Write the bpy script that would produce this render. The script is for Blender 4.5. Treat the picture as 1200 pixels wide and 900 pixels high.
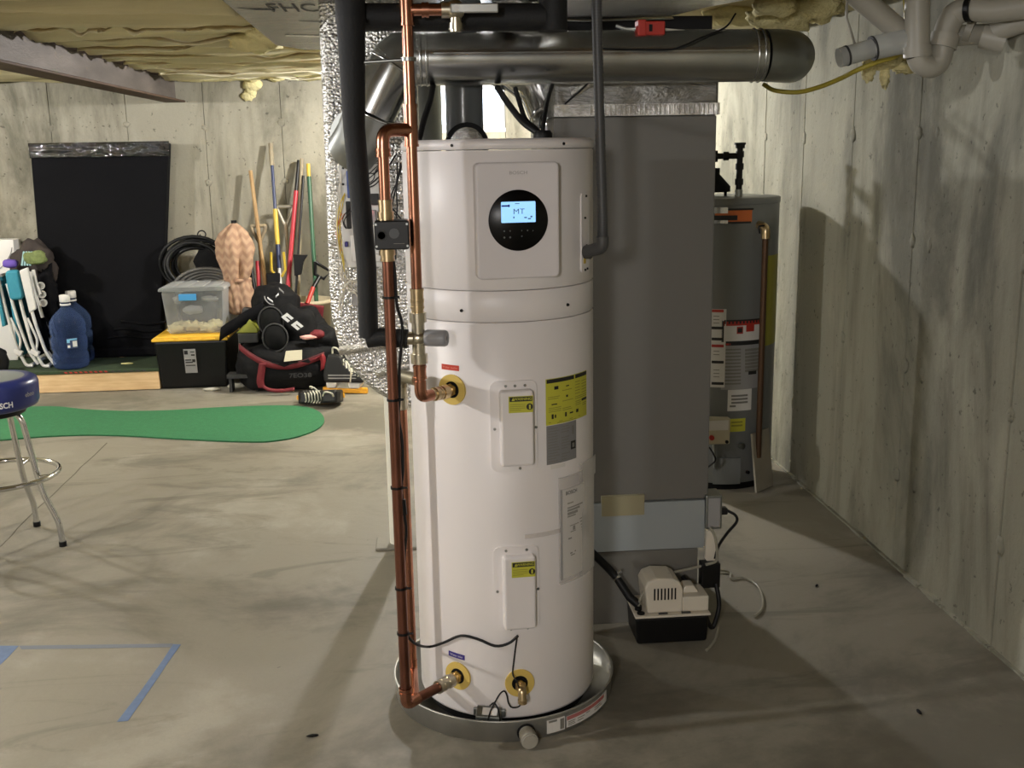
import bpy, bmesh, math, random
from math import sin, cos, pi, radians as rad, sqrt, atan2
from mathutils import Vector, Matrix, noise
random.seed(7)
for o in list(bpy.data.objects): bpy.data.objects.remove(o)
SC = bpy.context.scene
COL = SC.collection

# ------------------------------------------------------------------ camera
F = 1250.0; PITCH = rad(12.3); ROLL = rad(1.0); YAW = rad(4.6); EYE = 1.6
fwd = Vector((sin(YAW)*cos(PITCH), cos(YAW)*cos(PITCH), -sin(PITCH)))
_r = Vector((cos(YAW), -sin(YAW), 0)); _u = _r.cross(fwd)
RT = _r*cos(ROLL) - _u*sin(ROLL); UP = _u*cos(ROLL) + _r*sin(ROLL)
CAMLOC = Vector((0, 0, EYE))
cd = bpy.data.cameras.new('camera'); cam = bpy.data.objects.new('camera', cd); COL.objects.link(cam)
cd.sensor_width = 36; cd.lens = F/1200*36; cd.clip_start = 0.05; cd.clip_end = 60
m3 = Matrix((RT, UP, -fwd)).transposed()
cam.matrix_world = Matrix.Translation(CAMLOC) @ m3.to_4x4()
SC.camera = cam

# ------------------------------------------------------------------ world, lamps, exposure
w = bpy.data.worlds.new('overcast_daylight'); SC.world = w; w.use_nodes = True
bg = w.node_tree.nodes['Background']; bg.inputs[0].default_value = (0.86, 0.93, 1.0, 1); bg.inputs[1].default_value = 5.0
def lamp(name, loc, watts, col=(1.0, 0.985, 0.99), r=0.045):
    l = bpy.data.lights.new(name, 'POINT'); l.energy = watts; l.color = col; l.shadow_soft_size = r
    o = bpy.data.objects.new(name, l); o.location = loc; COL.objects.link(o); return o
lamp('bulb_or_fill_lamp', (-3.1, 2.30, 2.00), 116)          # out of frame on the left
lamp('bulb_or_fill_lamp', (0.30, 6.85, 2.03), 125)          # behind the tank and the round duct
lamp('bulb_or_fill_lamp', (-4.0, 6.2, 2.03), 105)           # out of frame on the far left
lamp('bulb_or_fill_lamp', (-1.0, -1.9, 2.0), 145, r=0.2)           # soft fill lamp added behind the camera to lift the fronts
SC.view_settings.view_transform = 'Standard'; SC.view_settings.look = 'None'
SC.view_settings.exposure = 0.7; SC.view_settings.gamma = 1.0; SC.view_settings.use_curve_mapping = False

# ------------------------------------------------------------------ measuring helpers (pixel of the photograph + real depth -> point)
def ray(x, y): return fwd + RT*((x-600)/F) - UP*((y-450)/F)
def at(x, y, Y):
    d = ray(x, y); return CAMLOC + d*(Y/d.y)
def fl(x, y, z=0.0):
    d = ray(x, y); return CAMLOC + d*((z-EYE)/d.z)
TC = Vector((0.21, 2.97)); TR = 0.26
def tk(x, y, R=TR, C=TC):                                # point on an upright cylinder
    d = ray(x, y); a = d.x**2+d.y**2; b = -2*(d.x*C.x+d.y*C.y); c = C.x**2+C.y**2-R*R
    t = (-b-sqrt(max(0, b*b-4*a*c)))/2/a; return CAMLOC + d*t
def tp(phi, z, R=TR, C=TC):                              # phi in degrees, 0 faces the camera side
    return Vector((C.x+R*sin(rad(phi)), C.y-R*cos(rad(phi)), z))

# ------------------------------------------------------------------ materials
def lin(c):
    f = lambda v: (v/12.92 if v <= 0.04045 else ((v+0.055)/1.055)**2.4)
    return tuple(f(v/255) for v in c) + (1,)
MATS = {}
def mat(name, col, rough=0.5, metal=0.0, var=0.0, vscale=6.0, bump=0.0, bscale=60.0, emit=0, alpha=1.0, trans=0.0, stretch=(1, 1, 1), coat=0.0, spec=0.5):
    if name in MATS: return MATS[name]
    m = bpy.data.materials.new(name); m.use_nodes = True; nt = m.node_tree; N = nt.nodes; L = nt.links
    b = N['Principled BSDF']; c = lin(col)
    b.inputs['Base Color'].default_value = c; b.inputs['Roughness'].default_value = rough; b.inputs['Metallic'].default_value = metal
    b.inputs['Specular IOR Level'].default_value = spec
    if coat: b.inputs['Coat Weight'].default_value = coat
    if trans: b.inputs['Transmission Weight'].default_value = trans
    if alpha < 1: b.inputs['Alpha'].default_value = alpha
    if emit:
        b.inputs['Emission Color'].default_value = c; b.inputs['Emission Strength'].default_value = emit
    if var or bump:
        tc = N.new('ShaderNodeTexCoord'); mp = N.new('ShaderNodeMapping'); mp.inputs['Scale'].default_value = stretch
        L.new(tc.outputs['Object'], mp.inputs['Vector'])
    if var:
        n = N.new('ShaderNodeTexNoise'); n.inputs['Scale'].default_value = vscale; n.inputs['Detail'].default_value = 6
        L.new(mp.outputs[0], n.inputs['Vector'])
        r = N.new('ShaderNodeMapRange'); r.inputs['From Min'].default_value = 0.3; r.inputs['From Max'].default_value = 0.7
        r.inputs['To Min'].default_value = 1-var; r.inputs['To Max'].default_value = 1+var*0.6
        L.new(n.outputs['Fac'], r.inputs['Value'])
        mx = N.new('ShaderNodeMix'); mx.data_type = 'RGBA'; mx.blend_type = 'MULTIPLY'; mx.inputs[0].default_value = 1
        mx.inputs[6].default_value = c; L.new(r.outputs[0], mx.inputs[7]); L.new(mx.outputs[2], b.inputs['Base Color'])
    if bump:
        n2 = N.new('ShaderNodeTexNoise'); n2.inputs['Scale'].default_value = bscale; n2.inputs['Detail'].default_value = 4
        L.new(mp.outputs[0], n2.inputs['Vector'])
        bp = N.new('ShaderNodeBump'); bp.inputs['Strength'].default_value = bump; bp.inputs['Distance'].default_value = 0.01
        L.new(n2.outputs['Fac'], bp.inputs['Height']); L.new(bp.outputs[0], b.inputs['Normal'])
    MATS[name] = m; return m

def concrete(name, base, stain, light, streak=True, floor=False):
    m = bpy.data.materials.new(name); m.use_nodes = True; nt = m.node_tree; N = nt.nodes; L = nt.links
    b = N['Principled BSDF']; b.inputs['Roughness'].default_value = 0.62 if floor else 0.85
    b.inputs['Specular IOR Level'].default_value = 0.35 if floor else 0.2
    tc = N.new('ShaderNodeTexCoord')
    def nz(scale, stretch, detail=6, rough=0.6, dist=0.0):
        mp = N.new('ShaderNodeMapping'); mp.inputs['Scale'].default_value = stretch; L.new(tc.outputs['Object'], mp.inputs['Vector'])
        n = N.new('ShaderNodeTexNoise'); n.inputs['Scale'].default_value = scale; n.inputs['Detail'].default_value = detail
        n.inputs['Roughness'].default_value = rough; n.inputs['Distortion'].default_value = dist; L.new(mp.outputs[0], n.inputs['Vector']); return n.outputs['Fac']
    def ramp(v, a, bb):
        r = N.new('ShaderNodeMapRange'); r.interpolation_type = 'SMOOTHSTEP'; r.inputs['From Min'].default_value = a; r.inputs['From Max'].default_value = bb; L.new(v, r.inputs['Value']); return r.outputs[0]
    def mix(f, a, bb, blend='MIX'):
        x = N.new('ShaderNodeMix'); x.data_type = 'RGBA'; x.blend_type = blend
        if isinstance(f, float): x.inputs[0].default_value = f
        else: L.new(f, x.inputs[0])
        for i, s in ((6, a), (7, bb)):
            if isinstance(s, tuple): x.inputs[i].default_value = s
            else: L.new(s, x.inputs[i])
        return x.outputs[2]
    def mul(v, k):
        x = N.new('ShaderNodeMath'); x.operation = 'MULTIPLY'; L.new(v, x.inputs[0]); x.inputs[1].default_value = k; return x.outputs[0]
    st = (1, 1, 1) if floor else (1, 1, 0.35)
    c = mix(mul(ramp(nz(0.9 if floor else 1.5, st, 8, 0.66, 0.6), 0.44, 0.64), 0.9), lin(base), lin(stain))
    c = mix(mul(ramp(nz(1.7 if floor else 2.6, st, 6, 0.6, 0.3), 0.52, 0.72), 0.6), c, lin(light))
    if streak: c = mix(mul(ramp(nz(4.2, (1, 1, 0.10), 5, .6, .5), 0.52, 0.70), 0.4), c, lin(stain))
    if floor:
        c = mix(mul(ramp(nz(1.6, (0.5, 1.8, 1), 7, 0.68, 1.6), 0.52, 0.66), 0.6), c, lin(stain))
    spots = nz(26 if floor else 34, (1, 1, 1), 3)
    c = mix(mul(ramp(spots, 0.72 if floor else 0.64, 0.80 if floor else 0.72), 0.6), c, lin(tuple(v*0.55 for v in stain)))
    fine = nz(120, (1, 1, 1), 4)
    c = mix(mul(fine, 0.22), c, lin(stain))
    L.new(c, b.inputs['Base Color'])
    bp = N.new('ShaderNodeBump'); bp.inputs['Strength'].default_value = 0.25 if floor else 0.5; bp.inputs['Distance'].default_value = 0.008
    h = N.new('ShaderNodeMath'); h.operation = 'ADD'; L.new(nz(9, (1, 1, 1), 8), h.inputs[0]); L.new(mul(spots, -0.5), h.inputs[1])
    L.new(h.outputs[0], bp.inputs['Height']); L.new(bp.outputs[0], b.inputs['Normal'])
    MATS[name] = m; return m

def foil(name, col=(226, 226, 224), scale=95, strength=0.9, rough=0.22, quilt=True, stretch=(1, 1, 1)):
    m = bpy.data.materials.new(name); m.use_nodes = True; nt = m.node_tree; N = nt.nodes; L = nt.links
    b = N['Principled BSDF']; b.inputs['Base Color'].default_value = lin(col); b.inputs['Metallic'].default_value = 1; b.inputs['Roughness'].default_value = rough
    tc = N.new('ShaderNodeTexCoord')
    n = N.new('ShaderNodeTexNoise'); n.inputs['Scale'].default_value = 7 if quilt else 14; n.inputs['Detail'].default_value = 8; n.inputs['Roughness'].default_value = 0.65
    n.inputs['Distortion'].default_value = 0.8
    mp_ = N.new('ShaderNodeMapping'); mp_.inputs['Scale'].default_value = stretch; L.new(tc.outputs['Object'], mp_.inputs[0])
    L.new(mp_.outputs[0], n.inputs['Vector'])
    bp = N.new('ShaderNodeBump'); bp.inputs['Strength'].default_value = strength; bp.inputs['Distance'].default_value = 0.02
    L.new(n.outputs['Fac'], bp.inputs['Height']); last = bp
    if quilt:
        v = N.new('ShaderNodeTexVoronoi'); v.inputs['Scale'].default_value = scale; v.inputs['Randomness'].default_value = 0.75
        L.new(tc.outputs['Object'], v.inputs['Vector'])
        b2 = N.new('ShaderNodeBump'); b2.invert = True; b2.inputs['Strength'].default_value = 1.0; b2.inputs['Distance'].default_value = 0.006
        L.new(v.outputs['Distance'], b2.inputs['Height']); L.new(bp.outputs[0], b2.inputs['Normal']); last = b2
    L.new(last.outputs[0], b.inputs['Normal'])
    MATS[name] = m; return m

def wood(name, a, bcol, rough=0.6, stretch=(1, 12, 12)):
    m = bpy.data.materials.new(name); m.use_nodes = True; nt = m.node_tree; N = nt.nodes; L = nt.links
    b = N['Principled BSDF']; b.inputs['Roughness'].default_value = rough
    tc = N.new('ShaderNodeTexCoord'); mp = N.new('ShaderNodeMapping'); mp.inputs['Scale'].default_value = stretch; L.new(tc.outputs['Object'], mp.inputs[0])
    n = N.new('ShaderNodeTexNoise'); n.inputs['Scale'].default_value = 4; n.inputs['Detail'].default_value = 8; L.new(mp.outputs[0], n.inputs['Vector'])
    r = N.new('ShaderNodeValToRGB'); r.color_ramp.elements[0].position = 0.35; r.color_ramp.elements[1].position = 0.68
    r.color_ramp.elements[0].color = lin(a); r.color_ramp.elements[1].color = lin(bcol); L.new(n.outputs['Fac'], r.inputs[0]); L.new(r.outputs[0], b.inputs['Base Color'])
    MATS[name] = m; return m

def film(name, col, opac, rough=0.15, diff=0.5):        # thin translucent plastic
    m = bpy.data.materials.new(name); m.use_nodes = True; nt = m.node_tree; N = nt.nodes; L = nt.links
    b = N['Principled BSDF']; b.inputs['Base Color'].default_value = lin(col); b.inputs['Roughness'].default_value = rough
    t = N.new('ShaderNodeBsdfTransparent'); t.inputs[0].default_value = tuple(0.35+0.65*x for x in lin(col)[:3])+(1,)
    fr = N.new('ShaderNodeLayerWeight'); fr.inputs[0].default_value = 0.12
    ad = N.new('ShaderNodeMath'); ad.operation = 'ADD'; ad.use_clamp = True; ad.inputs[1].default_value = opac; L.new(fr.outputs['Facing'], ad.inputs[0])
    mx = N.new('ShaderNodeMixShader'); L.new(ad.outputs[0], mx.inputs[0]); L.new(t.outputs[0], mx.inputs[1]); L.new(b.outputs[0], mx.inputs[2])
    L.new(mx.outputs[0], N['Material Output'].inputs[0]); MATS[name] = m; return m

CONC_W = concrete('wall_concrete', (162, 157, 140), (96, 93, 80), (190, 185, 166))
CONC_R = concrete('wall_concrete_grey', (160, 158, 142), (104, 103, 92), (188, 186, 168))
CONC_F = concrete('floor_concrete', (138, 133, 120), (98, 94, 83), (170, 166, 153), streak=False, floor=True)
JOINT = mat('joint_shadow_grout', (92, 88, 74), 0.95)
WHITE = mat('white_enamel', (226, 221, 219), 0.42)
WHITE2 = mat('white_plastic', (216, 211, 211), 0.5)
COPPER = mat('copper', (182, 128, 104), 0.27, 1.0, var=0.22, vscale=14)
COPPERD = mat('copper_darkened', (134, 90, 74), 0.38, 1.0, var=0.25, vscale=9)
BRASS = mat('brass', (206, 184, 146), 0.3, 1.0, var=0.12, vscale=30)
NICKEL = mat('pale_brass', (206, 198, 178), 0.3, 1.0)
CHROME = mat('chrome', (215, 215, 215), 0.10, 1.0)
STEEL = mat('galvanized_steel', (188, 190, 188), 0.24, 1.0, var=0.16, vscale=5)
STEELD = mat('galvanized_dull', (150, 153, 150), 0.38, 1.0, var=0.12, vscale=8)
PANST = mat('pan_steel', (178, 177, 170), 0.42, 0.7, var=0.15, vscale=12)
FOIL = foil('bubble_foil')
FSK = foil('foil_facing', (150, 149, 146), strength=0.75, rough=0.27, quilt=False, stretch=(0.3, 1.6, 0.8))
FOILW = foil('wrinkled_foil', (220, 218, 214), strength=0.9, rough=0.2, quilt=False)
BLACKFOAM = mat('black_foam', (15, 16, 17), 0.7, bump=0.15, bscale=150)
BLACK = mat('black_plastic', (9, 9, 10), 0.4, spec=0.35)
BLACKM = mat('black_matte', (11, 11, 12), 0.85, spec=0.25)
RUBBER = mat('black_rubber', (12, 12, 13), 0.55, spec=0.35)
GREYC = mat('grey_conduit', (68, 68, 68), 0.5)
FURN = mat('furnace_grey_paint', (108, 106, 101), 0.36, spec=0.5)
FURNG = mat('furnace_gloss_grey', (112, 110, 104), 0.14, spec=0.6)
FURNL = mat('furnace_light_panel', (150, 156, 157), 0.32)
GAS = mat('grey_tank_paint', (112, 114, 112), 0.4)
YELLOW = mat('label_yellow', (192, 189, 60), 0.45)
INK = mat('ink_black', (28, 28, 26), 0.6)
INKG = mat('ink_grey', (120, 118, 110), 0.6)
INKY = mat('ink_olive', (138, 136, 52), 0.6)
PAPER = mat('paper_white', (214, 211, 206), 0.6)
PAPERG = mat('paper_grey', (150, 149, 148), 0.5)
INKW = mat('ink_white', (225, 225, 225), 0.5)
RED = mat('red_plastic', (172, 46, 34), 0.45)
REDT = mat('tool_red', (168, 38, 50), 0.4)
BLUEL = mat('label_violet_blue', (52, 40, 128), 0.45)
FOAMY = mat('yellow_foam_ring', (206, 178, 92), 0.7)
INSUL = mat('insulation_kraft', (204, 193, 152), 0.7, var=0.28, vscale=2.2, bump=0.35, bscale=16, stretch=(0.35, 2.2, 1))
INSULY = mat('insulation_yellow', (226, 214, 160), 0.95, var=0.15, vscale=14, bump=0.9, bscale=70)
PAPERK = mat('paper_flange_cream', (226, 218, 186), .6)
WOODJ = wood('joist_wood', (150, 118, 78), (186, 152, 104))
WOODP = wood('pine_board', (206, 172, 126), (226, 196, 150), stretch=(1.5, 10, 14))
WOODH = wood('tool_handle_wood', (156, 124, 80), (182, 150, 104), stretch=(10, 10, 1))
WOODG = wood('grey_weathered_wood', (128, 116, 94), (154, 142, 116), stretch=(10, 10, 1))
RUST = mat('rusty_steel', (112, 104, 97), 0.62, 0.35, var=0.35, vscale=4, bump=0.2, stretch=(1, 0.5, 2))
RUSTB = mat('rust_brown', (88, 68, 54), 0.7, 0.2, var=0.3, vscale=6)
TURF = mat('green_turf', (44, 110, 70), 0.92, var=0.12, vscale=40, bump=0.4, bscale=260)
TURFD = mat('dark_green_turf', (50, 66, 42), 0.95, var=0.2, vscale=30, bump=0.4, bscale=240)
FABRIC = mat('black_fabric', (13, 13, 16), 0.9, spec=0.15, var=0.15, vscale=3, bump=0.15, bscale=14)
BAGF = mat('black_bag_fabric', (12, 12, 14), 0.8, spec=0.25, bump=0.35, bscale=24)
BAGG = mat('dark_grey_fabric', (56, 56, 56), 0.8, bump=0.2, bscale=60)
WRAP = foil('black_wrap', (10, 10, 12), strength=1.0, rough=0.08, quilt=False)
WRAP.node_tree.nodes['Principled BSDF'].inputs['Coat Weight'].default_value = 1.0
WRAP.node_tree.nodes['Principled BSDF'].inputs['Metallic'].default_value = 0
YLID = mat('yellow_plastic', (236, 186, 56), 0.42)
CLEARB = film('clear_plastic', (222, 224, 222), 0.22, 0.2)
SLEEVE = film('clear_sleeve', (246, 244, 242), 0.10, 0.3)
BLUEJ = film('blue_bottle', (104, 128, 176), 0.09, 0.06)
TUBE = film('clear_tube', (190, 186, 170), 0.45, 0.15)
BLUEP = mat('blue_latch', (62, 142, 196), 0.4)
TAPEB = mat('blue_tape', (92, 112, 146), 0.75, var=0.15, vscale=30)
TAPEF = film('blue_tape_residue', (140, 146, 158), 0.45, 0.8)
TAPET = film('tan_tape', (172, 164, 132), 0.75, 0.3)
PVC = mat('white_pvc', (160, 156, 144), 0.45)
POSTW = mat('white_post_paint', (222, 220, 206), 0.5)
PIPEG = mat('grey_vent_pipe', (92, 96, 98), 0.28, coat=0.2)
SEATB = mat('blue_vinyl', (40, 50, 112), 0.3)
SEATG = mat('seat_top_grey', (140, 146, 144), 0.3)
GLASS = film('window_glass', (240, 246, 255), 0.03, 0.02)
VINYL = mat('window_vinyl', (206, 208, 208), 0.4)
ALMOND = mat('almond_plastic', (214, 206, 190), 0.42)
TEAL = mat('teal_fabric', (44, 128, 148), 0.7, bump=0.2, bscale=80)
CARD = mat('white_board', (216, 213, 208), 0.55)
BROWN = mat('dark_brown_cloth', (52, 44, 40), 0.85, bump=0.4, bscale=20)
OLIVE = mat('olive_green_cloth', (112, 124, 74), 0.85, var=0.3, vscale=40)
BUCKET = mat('beige_bucket', (176, 164, 136), 0.6)
BLADEY = mat('blade_guard_yellow', (240, 172, 44), 0.4)
LACE = mat('lace_offwhite', (206, 202, 184), 0.8)
SKATE = mat('skate_black', (14, 14, 15), 0.45)
GREEND = mat('tool_green', (26, 76, 46), 0.4)
NAVY = mat('tool_navy', (36, 48, 84), 0.4)
TOOLY = mat('tool_yellow', (196, 166, 52), 0.4)
ORANGE = mat('orange_decal', (204, 108, 52), 0.5)
YGAS = mat('yellow_gas_tube', (176, 160, 62), 0.45)
REDSTRAP = mat('red_webbing', (108, 24, 32), 0.7)
SCREEN = mat('lcd_glow', (150, 205, 255), 0.3, emit=0.55)
LEDR = mat('led_red', (255, 40, 50), 0.3, emit=6)
PCBW = mat('panel_white', (206, 204, 198), 0.4)
PCBB = mat('board_blue', (64, 84, 150), 0.5)
TERRY = mat('wire_white', (214, 208, 192), 0.5)
WIREY = mat('wire_yellow', (220, 196, 80), 0.5)
WIREO = mat('wire_orange', (214, 116, 50), 0.5)

def zigzag():
    m = bpy.data.materials.new('zigzag_fabric'); m.use_nodes = True; nt = m.node_tree; N = nt.nodes; L = nt.links
    b = N['Principled BSDF']; b.inputs['Roughness'].default_value = 0.85
    tc = N.new('ShaderNodeTexCoord'); sp = N.new('ShaderNodeSeparateXYZ'); L.new(tc.outputs['Object'], sp.inputs[0])
    pp = N.new('ShaderNodeMath'); pp.operation = 'PINGPONG'; pp.inputs[1].default_value = 0.03; L.new(sp.outputs[0], pp.inputs[0])
    ad = N.new('ShaderNodeMath'); ad.operation = 'ADD'; L.new(sp.outputs[2], ad.inputs[0]); L.new(pp.outputs[0], ad.inputs[1])
    p2 = N.new('ShaderNodeMath'); p2.operation = 'PINGPONG'; p2.inputs[1].default_value = 0.032; L.new(ad.outputs[0], p2.inputs[0])
    r = N.new('ShaderNodeValToRGB'); r.color_ramp.elements[0].position = 0.3; r.color_ramp.elements[1].position = 0.7
    mr = N.new('ShaderNodeMath'); mr.operation = 'MULTIPLY'; mr.inputs[1].default_value = 31; L.new(p2.outputs[0], mr.inputs[0]); L.new(mr.outputs[0], r.inputs[0])
    r.color_ramp.elements[0].color = lin((184, 152, 124)); r.color_ramp.elements[1].color = lin((164, 130, 106))
    L.new(r.outputs[0], b.inputs['Base Color']); return m
ZIG = zigzag()

# ------------------------------------------------------------------ mesh builder (world coordinates)
class MB:
    def __init__(s, M=None): s.v = []; s.f = []; s.k = []; s.sm = []; s.cur = 0; s.M = M or Matrix.Identity(4)
    def add(s, vs, fs, smooth=False, M=None):
        T = s.M @ M if M else s.M; n = len(s.v)
        s.v += [T @ Vector(v) for v in vs]
        for f in fs: s.f.append([i+n for i in f]); s.k.append(s.cur); s.sm.append(smooth)
        return s
    def mt(s, i): s.cur = i; return s
    def box(s, a, b, M=None):
        x0, y0, z0 = a; x1, y1, z1 = b
        v = [(x0,y0,z0),(x1,y0,z0),(x1,y1,z0),(x0,y1,z0),(x0,y0,z1),(x1,y0,z1),(x1,y1,z1),(x0,y1,z1)]
        return s.add(v, [(3,2,1,0),(4,5,6,7),(0,1,5,4),(1,2,6,5),(2,3,7,6),(3,0,4,7)], False, M)
    def frust(s, c, b, t, z0, z1, off=(0, 0)):            # tapered box: bottom size b, top size t
        v = []
        for (w, d), z, o in ((b, z0, (0, 0)), (t, z1, off)):
            v += [(c[0]+o[0]-w/2, c[1]+o[1]-d/2, z), (c[0]+o[0]+w/2, c[1]+o[1]-d/2, z), (c[0]+o[0]+w/2, c[1]+o[1]+d/2, z), (c[0]+o[0]-w/2, c[1]+o[1]+d/2, z)]
        return s.add(v, [(3,2,1,0),(4,5,6,7),(0,1,5,4),(1,2,6,5),(2,3,7,6),(3,0,4,7)])
    def tube(s, pts, r, n=10, caps=True, closed=False):
        pts = [Vector(p) for p in pts]; m = len(pts)
        rs = r if isinstance(r, (list, tuple)) else [r]*m
        tg = []
        for i in range(m):
            a = pts[(i-1) % m] if (closed or i > 0) else pts[i]; b = pts[(i+1) % m] if (closed or i < m-1) else pts[i]
            tg.append((b-a).normalized())
        up = Vector((0, 0, 1)) if abs(tg[0].z) < 0.9 else Vector((1, 0, 0))
        nn = (up - tg[0]*up.dot(tg[0])).normalized(); v = []
        for i in range(m):
            nn = (nn - tg[i]*nn.dot(tg[i])); nn.normalize(); bb = tg[i].cross(nn)
            for j in range(n):
                a = 2*pi*j/n; v.append(pts[i] + (nn*cos(a)+bb*sin(a))*rs[i])
        f = []
        for i in range(m if closed else m-1):
            for j in range(n):
                a = i*n+j; b = i*n+(j+1) % n; i2 = (i+1) % m
                f.append((a, b, i2*n+(j+1) % n, i2*n+j))
        s.add(v, f, True)
        if caps and not closed:
            s.add([v[j] for j in range(n)], [tuple(range(n))[::-1]]); s.add([v[(m-1)*n+j] for j in range(n)], [tuple(range(n))])
        return s
    def cyl(s, p0, p1, r0, r1=None, n=18): return s.tube([p0, p1], [r0, r0 if r1 is None else r1], n)
    def lathe(s, prof, c=(0, 0, 0), axis=(0, 0, 1), n=32, smooth=True, wob=None):
        ax = Vector(axis).normalized(); q = Vector((0, 0, 1)).rotation_difference(ax).to_matrix().to_4x4()
        T = Matrix.Translation(Vector(c)) @ q; v = []; f = []
        for i, (r, z) in enumerate(prof):
            for j in range(n):
                a = 2*pi*j/n; rr = r*(wob(a, i) if wob else 1); v.append((rr*cos(a), rr*sin(a), z))
        m = len(prof)
        for i in range(m-1):
            for j in range(n): f.append((i*n+j, i*n+(j+1) % n, (i+1)*n+(j+1) % n, (i+1)*n+j))
        s.add(v, f, smooth, T)
        if prof[0][0] > 1e-5: s.add(v[:n], [tuple(range(n))[::-1]], False, T)
        if prof[-1][0] > 1e-5: s.add(v[-n:], [tuple(range(n))], False, T)
        return s
    def ring(s, c, axis, r0, r1, h, n=28):                # flat annulus with thickness h along axis
        return s.lathe([(r0, 0), (r0, h), (r1, h), (r1, 0)], c, axis, n, False) if r0 > 1e-4 else s.lathe([(r1, 0), (r1, h)], c, axis, n, False)
    def prism(s, poly, o, U, V, W):                       # 2D outline in plane (U,V) at o, extruded by W
        o = Vector(o); U = Vector(U); V = Vector(V); W = Vector(W); n = len(poly)
        a = [o+U*p[0]+V*p[1] for p in poly]; b = [p+W for p in a]
        if U.cross(V).dot(W) < 0: a, b = b, a
        return s.add(a+b, [tuple(range(n))[::-1], tuple(range(n, 2*n))]+[(i, (i+1) % n, n+(i+1) % n, n+i) for i in range(n)])
    def blob(s, c, r, n=24, m=14, amp=0.0, fq=3.0, seed=0, rot=None, sq=1.0):
        v = []; f = []; c = Vector(c); R = rot or Matrix.Identity(3); g = lambda t: math.copysign(abs(t)**sq, t)
        for i in range(m+1):
            th = pi*i/m
            for j in range(n):
                a = 2*pi*j/n; d = Vector((g(sin(th))*g(cos(a)), g(sin(th))*g(sin(a)), g(cos(th))))
                k = 1+amp*noise.noise(d*fq+Vector((seed, seed*1.7, 3))) if amp else 1
                v.append(c + R @ Vector((d.x*r[0]*k, d.y*r[1]*k, d.z*r[2]*k)))
        for i in range(m):
            for j in range(n): f.append((i*n+j, (i+1)*n+j, (i+1)*n+(j+1) % n, i*n+(j+1) % n))
        return s.add(v, f, True)
    def patch(s, p0, p1, z0, z1, R0, R1, C=TC, rad_=0.0, nc=None):   # slab bent round an upright cylinder, corners rounded
        nc = nc or max(2, int(abs(p1-p0)/4)+1); zs = [z0, z1]
        if rad_:
            k = 4; zs = [z0+rad_*(1-cos(pi/2*i/k)) for i in range(k+1)] + [z1-rad_*(1-cos(pi/2*i/k)) for i in range(k, -1, -1)]
        v = []; nr = len(zs)
        for R in (R1, R0):
            for z in zs:
                ins = 0
                if rad_:
                    d = min(z-z0, z1-z); ins = rad_-sqrt(max(0, rad_**2-(rad_-d)**2)) if d < rad_ else 0
                e = math.degrees(ins/R1)
                for j in range(nc+1): v.append(tp(p0+e+(p1-p0-2*e)*j/nc, z, R, C))
        W = nc+1; f = []; B = nr*W
        for i in range(nr-1):
            for j in range(nc): f.append((i*W+j, i*W+j+1, (i+1)*W+j+1, (i+1)*W+j)); f.append((B+i*W+j, B+(i+1)*W+j, B+(i+1)*W+j+1, B+i*W+j+1))
            f.append((i*W, (i+1)*W, B+(i+1)*W, B+i*W)); f.append((i*W+nc, B+i*W+nc, B+(i+1)*W+nc, (i+1)*W+nc))
        for j in range(nc): f.append((j, B+j, B+j+1, j+1)); q = (nr-1)*W+j; f.append((q, q+1, B+q+1, B+q))
        return s.add(v, f, False)
    def strip(s, pts, wv, th):                            # flat ribbon along pts; wv = width vector (or list), th = thickness vector
        pts = [Vector(p) for p in pts]; n = len(pts); th = Vector(th)
        ws = wv if isinstance(wv, list) else [Vector(wv)]*n; v = []
        for p, wd in zip(pts, ws): wd = Vector(wd); v += [p-wd/2, p+wd/2, p+wd/2+th, p-wd/2+th]
        f = [(0, 1, 2, 3), ((n-1)*4+3, (n-1)*4+2, (n-1)*4+1, (n-1)*4)]
        for i in range(n-1):
            for k in range(4): f.append((i*4+k, i*4+4+k, i*4+4+(k+1) % 4, i*4+(k+1) % 4))
        return s.add(v, f, True)
    def build(s, name, mats, parent=None, bevel=0, seg=2, **tags):
        if not isinstance(mats, (list, tuple)): mats = [mats]
        if parent is not None:
            org = wloc(parent)
        else:
            xs = [v.x for v in s.v]; ys = [v.y for v in s.v]; org = Vector(((min(xs)+max(xs))/2, (min(ys)+max(ys))/2, min(v.z for v in s.v)))
        me = bpy.data.meshes.new(name); me.from_pydata([v-org for v in s.v], [], s.f)
        for m in mats: me.materials.append(m)
        me.polygons.foreach_set('material_index', s.k); me.polygons.foreach_set('use_smooth', s.sm)
        bm = bmesh.new(); bm.from_mesh(me)
        if bevel:
            bmesh.ops.remove_doubles(bm, verts=bm.verts, dist=1e-5)
        bmesh.ops.recalc_face_normals(bm, faces=bm.faces); bm.to_mesh(me); bm.free()
        me.validate(); me.update()
        o = bpy.data.objects.new(name, me); COL.objects.link(o)
        if parent is not None: o.parent = parent
        else: o.location = org
        if bevel:
            md = o.modifiers.new('bevel', 'BEVEL'); md.width = bevel; md.segments = seg; md.limit_method = 'ANGLE'; md.angle_limit = rad(40)
        for k, v in tags.items(): o[k] = v
        return o
def wloc(o):
    p = Vector((0, 0, 0))
    while o is not None: p += o.location; o = o.parent
    return p
def thing(name, label, cat, loc, group=None):
    o = bpy.data.objects.new(name, None); COL.objects.link(o); o.location = loc; o.empty_display_size = 0.05
    o['label'] = label; o['category'] = cat
    if group: o['group'] = group
    return o
def tag(o, label, cat, group=None):
    o['label'] = label; o['category'] = cat
    if group: o['group'] = group
    return o
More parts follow.
